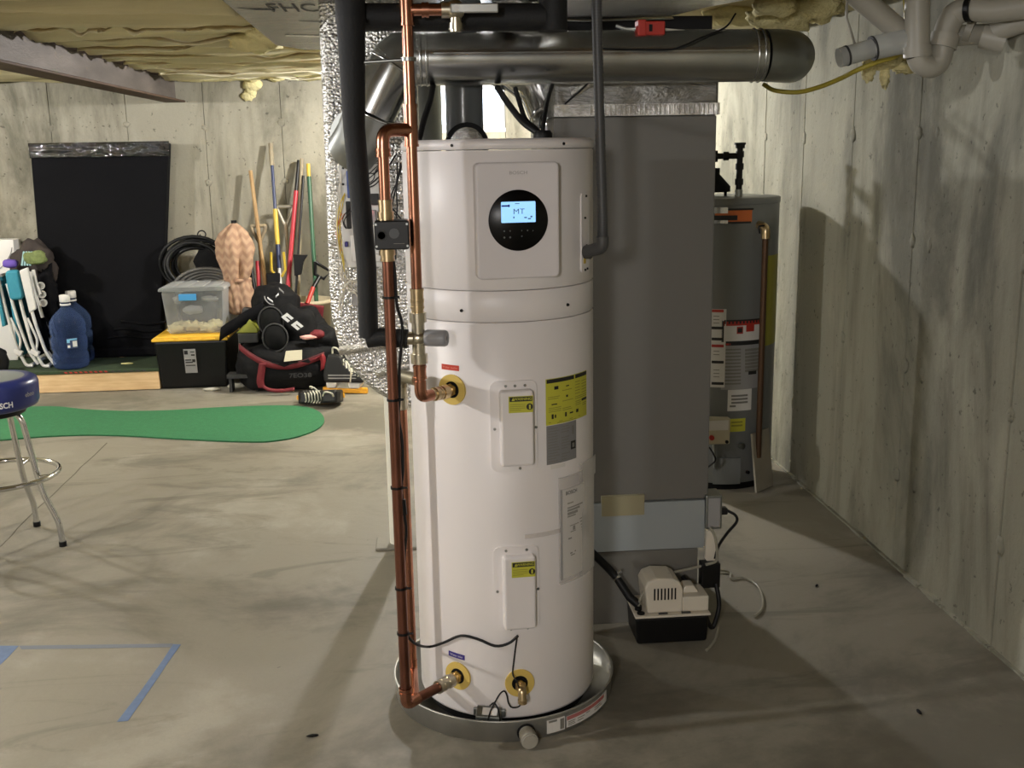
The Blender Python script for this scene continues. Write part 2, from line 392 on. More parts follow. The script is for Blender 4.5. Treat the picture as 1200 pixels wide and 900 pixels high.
def copy_tree(o, delta, parent=None):
    c = o.copy(); COL.objects.link(c); c.parent = parent
    if parent is None: c.location = o.location + Vector(delta)
    for ch in list(o.children): copy_tree(ch, (0, 0, 0), c)
    return c
def text(s, size, fn, m, parent, name='lettering', bold=0.0, align='CENTER', sx=1.0, shear=0.0):
    """lettering laid flat; fn maps a letter's local (x, y) to a world point"""
    cu = bpy.data.curves.new('t', 'FONT'); cu.body = s; cu.size = size; cu.align_x = align; cu.align_y = 'CENTER'; cu.offset = bold*size; cu.resolution_u = 3; cu.shear = shear
    o = bpy.data.objects.new('t', cu); COL.objects.link(o); bpy.context.view_layer.update()
    me0 = o.to_mesh(); b = MB()
    b.add([fn(v.co.x*sx, v.co.y) for v in me0.vertices], [tuple(p.vertices) for p in me0.polygons])
    o.to_mesh_clear(); bpy.data.objects.remove(o); bpy.data.curves.remove(cu)
    return b.build(name, m, parent)
def planefn(c, U, V):
    c = Vector(c); U = Vector(U).normalized(); V = Vector(V).normalized()
    return lambda x, y: c+U*x+V*y
def cylfn(phi, z, R, C=TC, tilt=0.0):
    return lambda x, y: tp(phi+math.degrees((x*cos(tilt)-y*sin(tilt))/R), z+y*cos(tilt)+x*sin(tilt), R, C)
def smooth_path(pts, k=6):                                # Catmull-Rom
    P = [Vector(p) for p in pts]; P = [P[0]*2-P[1]]+P+[P[-1]*2-P[-2]]; out = []
    for i in range(1, len(P)-2):
        for j in range(k):
            t = j/k; a, b, c, d = P[i-1:i+3]
            out.append(0.5*((2*b)+(c-a)*t+(2*a-5*b+4*c-d)*t*t+(3*b-a-3*c+d)*t**3))
    out.append(P[-2]); return out
def fillet(pts, r, k=6):                                  # round the inner corners of a polyline
    P = [Vector(p) for p in pts]; out = [P[0]]
    for i in range(1, len(P)-1):
        a = (P[i-1]-P[i]); c = (P[i+1]-P[i]); rr = min(r, a.length*0.49, c.length*0.49)
        A = P[i]+a.normalized()*rr; Cc = P[i]+c.normalized()*rr
        for j in range(k+1):
            t = j/k; out.append(A*(1-t)**2+P[i]*2*t*(1-t)+Cc*t*t)
    out.append(P[-1]); return out

# ================================================================== THE SETTING
XL, XR, YF, YB, ZJ = -5.2, 1.79, -2.5, 8.2, 2.16        # room faces; ZJ = underside of joists
floor = MB().box((XL-.2, YF-.2, -.12), (XR+.25, YB+.25, 0)).build('floor', CONC_F, kind='structure')
# walls poured in narrow form panels: backing, then one slab per panel with recessed joints
wb = MB()
WX0, WX1, WZ0, WZ1 = 0.10, 0.645, 1.775, 2.09
wb.box((XL-.2, YB+.02, 0), (WX0, YB+.25, 2.15)).box((WX1, YB+.02, 0), (XR+.25, YB+.25, 2.15)).box((WX0, YB+.02, 0), (WX1, YB+.25, WZ0)).box((WX0, YB+.02, WZ1), (WX1, YB+.25, 2.15))
wall_back = wb.build('wall_back', JOINT, kind='structure')
g = 0.0016
xs = [XL, -4.9, -4.34, -3.78, -3.23, -2.66, -2.12, -1.566, -1.011, -.46, WX0, WX1, 1.2, XR]
for a, b in zip(xs, xs[1:]):
    pr = random.uniform(0, .004)
    if a == WX0:
        MB().box((a+g, YB-pr, 0), (b-g, YB+.02, WZ0-.03)).build('concrete_panel', CONC_W, wall_back, bevel=.002, seg=1)
        MB().box((a+g, YB-pr, WZ1+.01), (b-g, YB+.02, 2.15)).build('concrete_panel', CONC_W, wall_back)
    else: MB().box((a+g, YB-pr, 0), (b-g, YB+.02, 2.15)).build('concrete_panel', CONC_W, wall_back, bevel=.002, seg=1)
wall_right = MB().box((XR+.02, YF-.2, 0), (XR+.25, YB+.02, 2.15)).build('wall_right', JOINT, kind='structure')
ys = [YF, -1.75, -1.15, -.55, .05, .65, 1.25, 1.85, 2.45, 3.06, 3.655, 3.80, 4.40, 4.98, 5.55, 6.11, 6.71, 7.3, 7.9, YB]
for a, b in zip(ys, ys[1:]):
    pr = random.uniform(0, .004) - (.006 if abs(a-3.655) < .01 else 0)
    MB().box((XR-max(pr, 0), a+g, 0), (XR+.02, b-g, 2.15)).build('concrete_panel', CONC_R, wall_right, bevel=.002, seg=1)
tie = MB().blob((0, 0, 0), (.006, .022, .026), 8, 5, .4, 2, 3)
for Y in (3.655, 3.80, 4.40, 4.98, 5.55, 6.11, 3.06):
    for Z in (1.645, 1.25, .785, .36):
        t = MB(); t.blob((XR-.001, Y+random.uniform(-.008, .008), Z+random.uniform(-.01, .01)), (.005, .018+random.random()*.010, .02+random.random()*.012), 10, 6, .5, 2.5, Y+Z)
        t.build('form_tie_patch', CONC_R, wall_right)
for X in (-2.66, -2.12, -1.566, -1.011):
    for Z in (1.82, 1.40, .95):
        t = MB(); t.blob((X, YB-.001, Z+random.uniform(-.02, .02)), (.02+random.random()*.012, .005, .018+random.random()*.01), 10, 6, .5, 2.5, X+Z); t.build('form_tie_patch', CONC_W, wall_back)
# crumbly joint between slab and wall
cv = MB(); n = 150
for i in range(n):
    Y = 1.0+(8.1-1.0)*i/n; h = .006+.014*abs(noise.noise(Vector((Y*6, 1, 2)))); cv.box((XR-.006-h*1.1, Y, -.002), (XR+.01, Y+.055, h))
cv.build('trim_1', CONC_R, kind='structure')
cq = [fl(x, y) for x, y in ((-30, 668), (0, 640), (40, 600), (80, 562), (125, 519))]
MB().strip([(p.x+random.uniform(-.004, .004), p.y, .0002) for p in smooth_path(cq, 6)], (.006, 0, 0), (0, 0, .0004)).build('floor_crack', JOINT, floor)
wall_left = MB().box((XL-.2, YF, 0), (XL, YB, 2.15)).build('wall_left', CONC_W, kind='structure')
wall_front = MB().box((XL-.2, YF-.2, 0), (XR+.2, YF, 2.15)).build('wall_front', CONC_W, kind='structure')
# ceiling: subfloor, joists, sagging batts
ceiling = MB().box((XL-.2, YF-.2, 2.40), (XR+.25, YB+.25, 2.44)).build('ceiling', WOODJ, kind='structure')
MB().box((XL-.2, YB-.002, 2.15), (XR+.25, YB+.14, 2.19)).box((XR+.002, YF, 2.15), (XR+.16, YB, 2.19)).build('sill_plate', WOODJ, ceiling)
MB().box((XL-.2, YB+.04, 2.19), (XR+.25, YB+.14, 2.40)).box((XR+.06, YF-.2, 2.19), (XR+.16, YB, 2.40)).box((XL-.16, YF-.2, 2.15), (XL-.06, YB, 2.40)).box((XL, YF-.16, 2.15), (XR, YF-.06, 2.40)).build('rim_joist', WOODJ, ceiling)
JY = [YB-.02-.42*i for i in range(26)]
for y in JY: MB().box((XL-.1, y-.02, ZJ), (XR+.1, y+.02, 2.40)).build('floor_joist', WOODJ, ceiling)
def batt(y0, y1, x0, x1, seed, sag=.075, m=None, hi=2.36):
    nx = max(4, int((x1-x0)/.05)); ny = 13; b = MB(); v = []
    for i in range(nx+1):
        for j in range(ny+1):
            x = x0+(x1-x0)*i/nx; t = j/ny; y = y0+(y1-y0)*t
            q = noise.noise(Vector((x*1.7, y*3, seed)))*.5+.5; q2 = noise.noise(Vector((x*7, y*9, seed*3)))
            q3 = noise.noise(Vector((x*1.1, y*19, seed*5))); z = ZJ+.022-sag*(sin(pi*t)**.5)*(.35+.9*q)-.010*q2-.016*q3*sin(pi*t)
            edge = noise.noise(Vector((x*4, seed, t)))*.02
            v.append((x, y+edge, z))
    W = ny+1; f = [(i*W+j, i*W+j+1, (i+1)*W+j+1, (i+1)*W+j) for i in range(nx) for j in range(ny)]
    k = len(v); v += [(x0, y0, hi), (x1, y0, hi), (x1, y1, hi), (x0, y1, hi)]
    f += [(k, k+1, k+2, k+3), tuple([k]+[i*W for i in range(nx+1)]+[k+1]), tuple([k+3]+[i*W+ny for i in range(nx+1)]+[k+2]),
          tuple([k]+list(range(W))+[k+3]), tuple([k+1]+[nx*W+j for j in range(W)]+[k+2])]
    b.add(v, f, True); return b.build('insulation_batt', m or INSUL, ceiling)
for i, (a, b) in enumerate(zip(JY[1:], JY)):
    if a < .6: break
    y0, y1 = a+.022, b-.022
    batt(y0, y1, XL+.02, -1.86, i+.3)
    right = a > 4.9
    m = INSULY if i == 0 else None
    batt(y0, y1, -1.68, (1.76 if right else -.66), i+7.7, m=m)
    if not right: batt(y0, y1, (.30 if a > 3.85 else 1.16), 1.74, i+15.1)
# pale paper flanges stapled to the joists between the batts
for i, y in enumerate(JY[1:9]):
    xa, xb = -1.67, (1.7 if y > 5 else -.66)
    P = [(xa+(xb-xa)*k/60, y+.012*noise.noise(Vector((k*.35, i*3, 1))), ZJ-.030-.035*noise.noise(Vector((k*.22, i*5, 2)))) for k in range(61)]
    W = [(0, .012, .020+.022*noise.noise(Vector((k*.33, i*7, 5)))) for k in range(61)]
    MB().strip(P, W, (0, 0, -.0015)).build('paper_flange', PAPERK, ceiling)
# torn yellow fibreglass showing along the rim and the beam
for i in range(26):
    x = -1.6+i*.082; t = MB(); t.blob((x, YB-.03+random.uniform(-.02, .0), 2.165+random.uniform(-.008, .02)), (.07, .05, .035), 10, 7, .5, 2, i*1.3); t.build('fibreglass_tuft', INSULY, ceiling)
for i in range(14):
    Y = 4.3+i*.27; t = MB(); t.blob((-1.665+random.uniform(-.02, .03), Y, 2.165), (.035, .12, .02), 10, 7, .6, 2, i*2.1); t.build('fibreglass_tuft', INSULY, ceiling)
for x, Y, z, r in ((-.45, 5.02, 2.11, .09), (-.30, 5.2, 2.10, .10), (-.62, 4.85, 2.11, .07), (-.15, 5.4, 2.1, .1), (-.75, 5.3, 2.13, .1), (1.20, 4.2, 2.10, .08), (1.33, 4.0, 2.11, .07), (1.22, 3.75, 2.07, .06)):
    t = MB(); t.blob((x, Y, z), (r*1.3, r, r*.55), 14, 9, .5, 2, x*9); t.build('fibreglass_tuft', INSULY, ceiling)
d = MB(); d.blob((-1.2, YB-.015, 2.11), (.075, .03, .05), 14, 9, .3, 2, 1).blob((-1.215, YB-.012, 2.06), (.04, .024, .05), 12, 8, .4, 2.5, 4).blob((-1.235, YB-.012, 2.03), (.05, .02, .035), 12, 8, .5, 2.5, 6)
d.build('spray_foam_drip', INSULY, ceiling)
gap = MB()
for x0, x1 in ((-1.74, -1.45), (-1.42, -1.33), (-1.12, -1.0), (-.96, -.78), (-.6, -.3)): gap.box((x0, YB-.006, 2.138), (x1, YB+.02, 2.156))
gap.build('sill_gap', JOINT, ceiling)
# small basement window, daylight outside
win = MB()
for a, b in (((WX0, YB+.0, WZ0-.03), (WX1, YB+.22, WZ0)), ((WX0, YB+.0, WZ1), (WX1, YB+.22, WZ1+.01)), ((WX0, YB+.08, WZ0+.03), (WX0+.03, YB+.16, WZ1-.03)), ((WX1-.03, YB+.08, WZ0+.03), (WX1, YB+.16, WZ1-.03)), ((WX0, YB+.08, WZ0), (WX1, YB+.16, WZ0+.03)), ((WX0, YB+.08, WZ1-.03), (WX1, YB+.16, WZ1)), ((.36, YB+.09, WZ0+.03), (.385, YB+.15, WZ1-.03))): win.box(a, b)
window = win.build('window_1', VINYL, kind='structure')
MB().box((WX0+.03, YB+.115, WZ0+.03), (.36, YB+.12, WZ1-.03)).build('window_pane', GLASS, window)
MB().box((.385, YB+.115, WZ0+.03), (WX1-.03, YB+.12, WZ1-.03)).build('window_pane', GLASS, window)

# steel I-beam resting in the back wall
bx0, bx1 = -1.835, -1.69; bz0, bz1 = 1.99, 2.158; xm = (bx0+bx1)/2
sb = thing('steel_beam', 'rusty grey steel I-beam running under the joists to the back wall', 'beam', (xm, 5, bz0))
MB().box((xm-.006, YF+.05, bz0+.012), (xm+.006, YB, bz1-.012)).build('web', RUST, sb)
MB().box((bx0, YF+.05, bz0), (bx1, YB, bz0+.013)).build('lower_flange', RUSTB, sb, bevel=.003, seg=1, label='rust-brown lower flange')
MB().box((bx0, YF+.05, bz1-.013), (bx1, YB, bz1)).build('upper_flange', RUSTB, sb, bevel=.003, seg=1, label='rust-brown upper flange')
# white lally column
PX, PY = at(466, 560, 4.25).x, 4.25
ps = thing('lally_column', 'white painted steel post standing behind the copper pipes', 'post', (PX, PY, 0))
MB().cyl((PX, PY, .012), (PX, PY, 2.15), .043, n=28).build('post_tube', POSTW, ps)
MB().box((PX-.1, PY-.07, 0), (PX+.1, PY+.07, .012)).build('base_plate', CONC_F, ps, bevel=.004)
MB().box((PX-.08, PY-.06, 2.15), (PX+.08, PY+.06, 2.159)).build('cap_plate', POSTW, ps)
# ================================================================== WATER HEATER
wh = thing('water_heater', 'tall white heat pump water heater with round black display, standing in the metal pan', 'water heater', (TC.x, TC.y, .012))
c3 = (TC.x, TC.y, 0)
MB().lathe([(.235, .014), (.24, .03), (.24, .05)], c3, n=64).build('base_ring', BLACKM, wh)
MB().lathe([(.245, .046), (.257, .05), (TR, .058), (TR, 1.163), (TR-.004, 1.168)], c3, n=96).build('tank_jacket', WHITE, wh)
MB().lathe([(TR-.004, 1.170), (TR, 1.174), (TR, 1.246), (TR-.004, 1.25)], c3, n=96).build('middle_band', WHITE, wh)
MB().lathe([(TR-.004, 1.252), (TR, 1.256), (TR, 1.600), (TR-.003, 1.604)], c3, n=96).build('top_shroud', WHITE, wh)
MB().lathe([(TR-.002, 1.606), (TR+.002, 1.608), (TR+.002, 1.624), (TR-.006, 1.632), (.05, 1.634), (.0001, 1.634)], c3, n=96).build('lid', WHITE, wh)
def screw(phi, z, parent=wh, R=TR+.001, r=.0045, m=None):
    p = tp(phi, z, R-.002); q = tp(phi, z, R+.002); MB().cyl(p, q, r, r*.8, 10).build('screw', m or STEELD, parent)
for ph, z in ((-29.8, 1.617), (36.1, 1.617), (-26.8, 1.200), (38.8, 1.203)): screw(ph, z, m=BLACK, R=TR+.002)
# control panel: flat rounded cover standing proud of the drum
PHI = 6.4; Nn = Vector((sin(rad(PHI)), -cos(rad(PHI)), 0)); Uu = Vector((cos(rad(PHI)), sin(rad(PHI)), 0)); Zz = Vector((0, 0, 1))
def rrect(w_, h_, r, k=6):
    o = []
    for cx, cy, a0 in ((w_/2-r, h_/2-r, 0), (-w_/2+r, h_/2-r, 90), (-w_/2+r, -h_/2+r, 180), (w_/2-r, -h_/2+r, 270)):
        for i in range(k+1): a = rad(a0+90*i/k); o.append((cx+r*cos(a), cy+r*sin(a)))
    return o
pc = Vector((TC.x, TC.y, 1.4285))
cp = MB().prism(rrect(.214, .291, .014), pc+Nn*.215, Uu, Zz, Nn*.056).build('control_panel', WHITE2, wh, bevel=.006, seg=3)
pf = pc+Nn*.2713
dl = MB().lathe([(.0762, 0), (.0762, .002), (.0750, .0032), (.0001, .0032)], pf+Zz*.0015, Nn, 72).build('display_dial', mat('gloss_black', (4, 4, 5), .3, spec=.25), cp)
sc_ = pf+Nn*.0036+Zz*.0225
MB().prism(rrect(.088, .052, .002, 2), sc_-Nn*.0006, Uu, Zz, Nn*.001).build('lcd_screen', SCREEN, cp)
f_ = lambda dx, dy, d=.0009: planefn(sc_+Uu*dx+Zz*dy+Nn*d, Uu, Zz)
text('MT', .019, f_(.001, .001), mat('lcd_ink', (92, 130, 160), .5), cp, 'screen_text', sx=1.15)
b = MB()
for x, y, w_, h_ in ((-.034, .016, .018, .004), (-.024, .016, .004, .006)): b.prism([(-w_/2, -h_/2), (w_/2, -h_/2), (w_/2, h_/2), (-w_/2, h_/2)], sc_+Uu*x+Zz*y+Nn*.0006, Uu, Zz, Nn*.0004)
b.build('screen_arrow', mat('lcd_blue', (40, 60, 150), .5), cp)
b = MB()
for x, y, w_, h_ in ((-.012, -.013, .003, .005), (.018, -.014, .007, .003), (.028, -.017, .008, .003), (.033, -.012, .005, .004), (-.003, .021, .012, .0018)): b.prism([(-w_/2, -h_/2), (w_/2, -h_/2), (w_/2, h_/2), (-w_/2, h_/2)], sc_+Uu*x+Zz*y+Nn*.0006, Uu, Zz, Nn*.0004)
b.build('screen_icons', MATS['lcd_ink'], cp)
icn = mat('touch_icon_grey', (92, 98, 98), .5)
for x, y, r in ((-.037, -.024, .0022), (-.022, -.024, .002), (.008, -.024, .0016), (.023, -.024, .002), (.037, -.025, .0014), (-.037, -.040, .0026), (-.022, -.040, .0026), (.008, -.038, .002)):
    MB().lathe([(r, 0), (r*.8, .0005)], pf+Nn*.0032+Uu*x+Zz*y, Nn, 10).build('touch_icon', icn, cp)
text('BOSCH', .0115, planefn(pf+Nn*.0003+Uu*.002+Zz*.119, Uu, Zz), mat('embossed_grey', (168, 163, 162), .45), cp, 'embossed_name', bold=.01, sx=1.25)
# element access covers
def warn_label(c, U, V, N, w_, h_, parent):
    lb = MB(); q = lambda x0, y0, x1, y1, d: lb.prism([(x0, y0), (x1, y0), (x1, y1), (x0, y1)], c+N*d, U, V, N*.0006)
    lb.mt(0); q(-w_/2, -h_/2, w_/2, h_/2, 0); lb.mt(1); q(-w_*.46, h_*.18, w_*.47, h_*.46, .0005)
    lb.mt(2)
    for i in range(4): q(-w_*.45, -h_*(.0+.11*i)-h_*.02, w_*(.18 if i < 3 else .0), -h_*(.0+.11*i)+h_*.012, .0005)
    lb.mt(1); lb.lathe([(h_*.2, 0), (h_*.2, .0006)], c+N*.0005+U*w_*.36-V*h_*.16, N, 14)
    lb.mt(0); q(w_*.33, -h_*.3, w_*.40, -h_*.04, .0011)
    o = lb.build('warning_label', [YELLOW, INK, INKY], parent)
    text('WARNING', h_*.22, planefn(c+N*.0013+V*h_*.32+U*w_*.08, U, V), YELLOW, parent, 'warning_text', bold=.02)
    tr = MB().prism([(-.09*h_, -.09*h_), (.09*h_, -.09*h_), (0, .1*h_)], c+N*.0011+V*h_*.32-U*w_*.32, U, V, N*.0004).build('warning_triangle', YELLOW, parent)
for z0, z1, zi0, zi1, zl, ppl, scr in ((.770, 1.016, .790, .994, .958, None, ((-2, 1.003), (3.3, 1.003), (9, 1.003), (-8.6, .888), (15.2, .888), (5.5, .779))),
                                  (.316, .560, .327, .538, .502, None, ((-3.5, .549), (8.5, .549), (-9.0, .432), (15.2, .432), (-1.5, .3215), (8.5, .3215)))):
    ac = MB().patch(-11, 16, z0, z1, TR-.003, TR+.006, rad_=.02, nc=12).build('access_cover', WHITE, wh)
    ph = 3.6; N2 = Vector((sin(rad(ph)), -cos(rad(ph)), 0)); U2 = Vector((cos(rad(ph)), sin(rad(ph)), 0)); cc = Vector((TC.x, TC.y, (zi0+zi1)/2))
    bxo = MB().prism(rrect(.088, zi1-zi0, .008, 3), cc+N2*.245, U2, Zz, N2*.042).build('terminal_box', WHITE, ac, bevel=.007, seg=3)
    warn_label(cc+N2*.2873+U2*.010+Zz*(zl-cc.z), U2, Zz, N2, .064, .044, ac)
    for p_, z_ in scr: screw(p_, z_, ac, TR+.007, .0042)
# big yellow instruction label and grey energy label
yl = MB(); R1 = TR+.0008
yl.patch(22.2, 58.8, .886, 1.012, TR, R1, nc=16); yl.mt(1).patch(22.8, 44, 1.000, 1.0105, R1, R1+.0004).patch(45.2, 58.4, 1.000, 1.0105, R1, R1+.0004).patch(52, 58.4, .932, .9385, R1, R1+.0004)
yl.mt(2)
for c0, c1, z in [(23.5, 32, .962), (23.5, 31, .957), (24, 33, .932), (24, 33, .927), (24, 33, .922), (34, 42, .975), (34, 43, .946), (34, 41, .926), (34, 42, .921), (45, 58, .949), (45, 58, .944)]+[(45, 50, .99-.008*i) for i in range(5)]+[(52, 58, .988-.008*i) for i in range(5)]+[(45.5, 51, .936-.005*i) for i in range(3)]+[(24, 50, .893), (30, 46, .889), (53, 58, .925), (53, 57.5, .92)]:
    yl.patch(c0, c1, z-.0009, z+.0009, R1, R1+.0004, nc=3)
yl.mt(1)
for c0, c1, za, zb in ((28, 31, .981, .990), (26, 30, .940, .943), (37, 39.5, .984, .987), (37, 38.5, .955, .961), (26, 27.4, .902, .915), (28.2, 29.2, .904, .913), (36, 37.4, .902, .914), (40, 43, .907, .911), (46, 48.3, .905, .914)): yl.patch(c0, c1, za, zb, R1, R1+.0004, nc=2)
yl.build('instruction_label', [YELLOW, INK, INKY], wh)
gl = MB(); gl.patch(22.4, 46, .777, .8845, TR, R1, nc=12); gl.mt(1)
for i in range(13):
    z = .876-.0076*i
    gl.patch(23.4, 23.4+random.uniform(5, 8.5), z-.001, z+.001, R1, R1+.0004, nc=3)
    if i not in (3, 9): gl.patch(33, 33+random.uniform(4, 7.5), z-.001, z+.001, R1, R1+.0004, nc=3)
gl.patch(42, 43.6, .848, .872, R1, R1+.0004, nc=2); gl.mt(2).patch(40.8, 45.2, .806, .829, R1, R1+.0004, nc=3); gl.mt(1).patch(42, 44, .811, .823, R1+.0004, R1+.0007, nc=2)
gl.build('energy_label', [mat('label_grey', (128, 127, 127), .5), INKG, INK], wh)
MB().patch(25, 36, .763, .774, TR, R1).build('barcode_sticker', PAPER, wh)
# inlet and outlet labels, foam collars, drain valve
def tagpatch(phi, z, w_, h_, tilt, m, words, tc, name):
    fn = cylfn(phi, z, TR+.0008, tilt=tilt); b = MB(); nx = 8; v = []
    for d in (0, .0008):
        for i in range(nx+1):
            for s_ in (-1, 1):
                p = fn(-w_/2+w_*i/nx, s_*h_/2); rv = Vector((p.x-TC.x, p.y-TC.y, 0)).normalized(); v.append(p+rv*(d-.0008))
    B = 2*(nx+1); f = []
    for i in range(nx): f += [(2*i, 2*i+2, 2*i+3, 2*i+1), (B+2*i, B+2*i+1, B+2*i+3, B+2*i+2), (2*i, B+2*i, B+2*i+2, 2*i+2), (2*i+1, 2*i+3, B+2*i+3, B+2*i+1)]
    f += [(0, 1, B+1, B), (2*nx, B+2*nx, B+2*nx+1, 2*nx+1)]
    b.add(v, f); b.build(name, m, wh); text(words, h_*.62, cylfn(phi, z, TR+.0014, tilt=tilt), tc, wh, 'port_text')
tagpatch(-35.5, 1.047, .055, .0145, rad(-1), mat('label_red', (196, 62, 46), .5), 'Water outlet', mat('pale_red_ink', (236, 150, 130), .5), 'outlet_label')
tagpatch(-37.2, .223, .055, .0150, rad(-2), BLUEL, 'Water inlet', INKW, 'inlet_label')
def collar(phi, z):
    n_ = Vector((sin(rad(phi)), -cos(rad(phi)), 0)); p = tp(phi, z, TR-.004)
    c = MB().ring(p, n_, .0225, .041, .0075, 40).build('foam_collar', FOAMY, wh)
    MB().lathe([(.0232, 0), (.0232, .0068)], p, n_, 28).build('port_recess', BLACKM, c)
    return p, n_
PO, NO = collar(-34.4, .988); PI_, NI = collar(-36.3, .163); PD, ND = collar(3.3, .157)
for p_, n_ in ((PO, NO), (PI_, NI)): MB().cyl(p_, p_+n_*.03, .0135, n=20).cyl(p_+n_*.012, p_+n_*.022, .018, n=6).build('port_nipple', BRASS, wh)
dv = MB().cyl(PD, PD+ND*.045, .011, n=16).cyl(PD+ND*.02, PD+ND*.03, .016, n=6)
dv.tube(fillet([PD+ND*.028, PD+ND*.046, PD+ND*.052-Zz*.03], .014), .0115, 14).cyl(PD+ND*.052-Zz*.026, PD+ND*.052-Zz*.036, .013, n=16)
dv.build('drain_valve', BRASS, wh)
# side junction plate with conduit entry
sp = MB().patch(51.5, 62, 1.282, 1.49, TR-.002, TR+.004, rad_=.008).build('junction_plate', WHITE, wh)
for p_, z_ in ((57, 1.482), (55.5, 1.425), (57.5, 1.352), (55.5, 1.288), (58.5, 1.290)): screw(p_, z_, sp, TR+.005, .0035, BLACK)
MB().patch(54, 56.5, 1.305, 1.322, TR+.003, TR+.0048).build('hazard_sticker', TOOLY, sp)
# ---- document pouch taped to the jacket
dp = thing('document_pouch', 'clear plastic pouch of white manuals taped to the lower right of the white tank', 'pouch', tp(48, .43, TR+.006))
Ra = TR+.003
MB().patch(32.5, 66, .445, .70, Ra, Ra+.005, nc=14).build('manual', PAPER, dp)
MB().patch(30.2, 67, .430, .735, Ra-.001, Ra+.0075, nc=14).build('sleeve', SLEEVE, dp)
MB().patch(31.2, 32.4, .44, .70, Ra+.001, Ra+.004, nc=1).build('sleeve_fold', PAPERG, dp)
pr = MB(); Rp = Ra+.0051
for p0, p1, z, h_ in ((36, 41, .658, .002), (36, 50, .645, .002), (36, 47, .6375, .003), (36, 45, .628, .004), (36, 43, .620, .002), (38, 46, .592, .0012), (38.5, 43, .574, .0012), (36.5, 39.5, .556, .002), (38, 40, .512, .002), (42, 43, .514, .002), (38.5, 42, .506, .0015), (40.5, 42.6, .583, .006)): pr.patch(p0, p1, z-h_, z+h_, Rp, Rp+.0004, nc=3)
for i in range(7): pr.patch(47+i*.5, 58+i*.6, .600-.009*i, .603-.009*i, Rp, Rp+.0004, nc=3)
pr.build('manual_print', INKG, dp)
text('BOSCH', .014, cylfn(39.5, .688, Rp+.0006), INK, dp, 'manual_title', bold=.03)
MB().patch(8, 33, .578, .590, TR+.0005, TR+.0012).build('clear_tape', SLEEVE, dp)
MB().patch(46, 70, .705, .76, TR+.0105, TR+.0112).build('clear_tape', SLEEVE, dp)

# ================================================================== DRAIN PAN
PCx, PCy, PR = .20, 3.0, .33
pan = thing('drain_pan', 'round galvanized drain pan on the floor under the white tank', 'pan', (PCx, PCy, 0))
MB().lathe([(.0001, .004), (PR-.006, .004), (PR-.003, .06), (PR-.003, .064), (PR+.004, .066), (PR+.004, .062), (PR, .058), (PR-.002, .0), (.0001, .0)], (PCx, PCy, 0), n=96).build('pan_body', PANST, pan)
PC2 = Vector((PCx, PCy))
def pp(phi, z, R): return tp(phi, z, R, PC2)
lb = MB(); lb.patch(17, 27, .010, .050, PR-.0005, PR+.0006, PC2); lb.mt(1).patch(26.5-2.2, 26.5, .014, .046, PR+.0006, PR+.001, PC2).patch(18, 22.5, .042, .048, PR+.0006, PR+.001, PC2)
lb.mt(0).patch(28, 62, .012, .046, PR-.0005, PR+.0006, PC2, nc=14); lb.mt(2).patch(28.2, 58, .034, .0455, PR+.0006, PR+.001, PC2, nc=14)
lb.mt(1)
for p0, p1, z in ((29, 33.5, .028), (29, 33, .023), (29, 33.5, .018), (35, 40, .027), (35, 39, .02), (41, 44, .03), (48, 54, .028), (48, 55, .022)): lb.patch(p0, p1, z-.0012, z+.0012, PR+.0006, PR+.001, PC2, nc=2)
lb.build('pan_sticker', [PAPER, INKG, mat('sticker_red', (178, 108, 104), .5)], pan)
n_ = Vector((sin(rad(6.5)), -cos(rad(6.5)), 0)); p_ = pp(6.5, .027, PR-.002)
MB().ring(p_, n_, .012, .026, .006, 28).build('fitting_gasket', RUBBER, pan, label='black gasket')
MB().cyl(p_, p_+n_*.018, .021, n=20).cyl(p_+n_*.018, p_+n_*.05, .0235, n=24).cyl(p_+n_*.05, p_+n_*.054, .020, n=24).build('drain_fitting', PVC, pan, label='white plastic capped drain fitting')

# ---- leak sensor hung in the pan
sl, sr = tk(559, 832, TR+.012), tk(588, 836, TR+.012)
cen = (sl+sr)/2; U3 = (sr-sl); U3.z = 0; hw = U3.length/2; U3.normalize(); N3 = Vector((U3.y, -U3.x, 0))
ls = thing('leak_sensor', 'small grey metal box with white label clipped between tank and pan rim', 'sensor', (cen.x, cen.y, .02))
pz = Vector((cen.x, cen.y, .022))
MB().prism([(0, 0), (.030, 0), (.030, .048), (.006, .066), (0, .066)], pz-U3*hw-N3*.008, N3, Zz, U3*2*hw).build('housing', STEELD, ls, bevel=.002)
tl = Vector((.030-.006, 0, 0)); sU = (N3*.024-Zz*.018).normalized(); sN = (N3*.018+Zz*.024).normalized(); cc = pz+N3*(-.008+.017)+Zz*.058
MB().prism([(-.5*hw, -.011), (.7*hw, -.011), (.7*hw, .011), (-.5*hw, .011)], cc+sN*.0006, U3, -sU, sN*.0008).build('sensor_label', PAPER, ls)
for s_ in (-1, 1): MB().box((-.006, -.004, -.01), (.006, .004, .012), Matrix.Translation(pz+U3*s_*(hw+.004)+Zz*.05)).build('clip', STEELD, ls, bevel=.002)
cb = [tk(606, 746, TR+.010), tk(604, 760, TR+.006), tk(602, 776, TR+.006), tk(601, 790, TR+.012), tk(606, 800, TR+.045), tk(610, 812, TR+.03), tk(611, 822, TR+.012), tk(608, 828, TR+.008), tk(600, 829, TR+.008), tk(596, 824, TR+.008), tk(594, 815, TR+.008), tk(591, 810, TR+.010), tk(586, 813, TR+.014), tk(580, 823, TR+.022), tk(575, 833, TR+.034), tk(572, 843, TR+.034)]
MB().tube(smooth_path(cb, 6), .0022, 8).build('sensor_wire', RUBBER, ls)
cb = [tk(574, 827, TR+.026), tk(579, 824, TR+.034), tk(584, 832, TR+.038), tk(586, 845, TR+.036)]
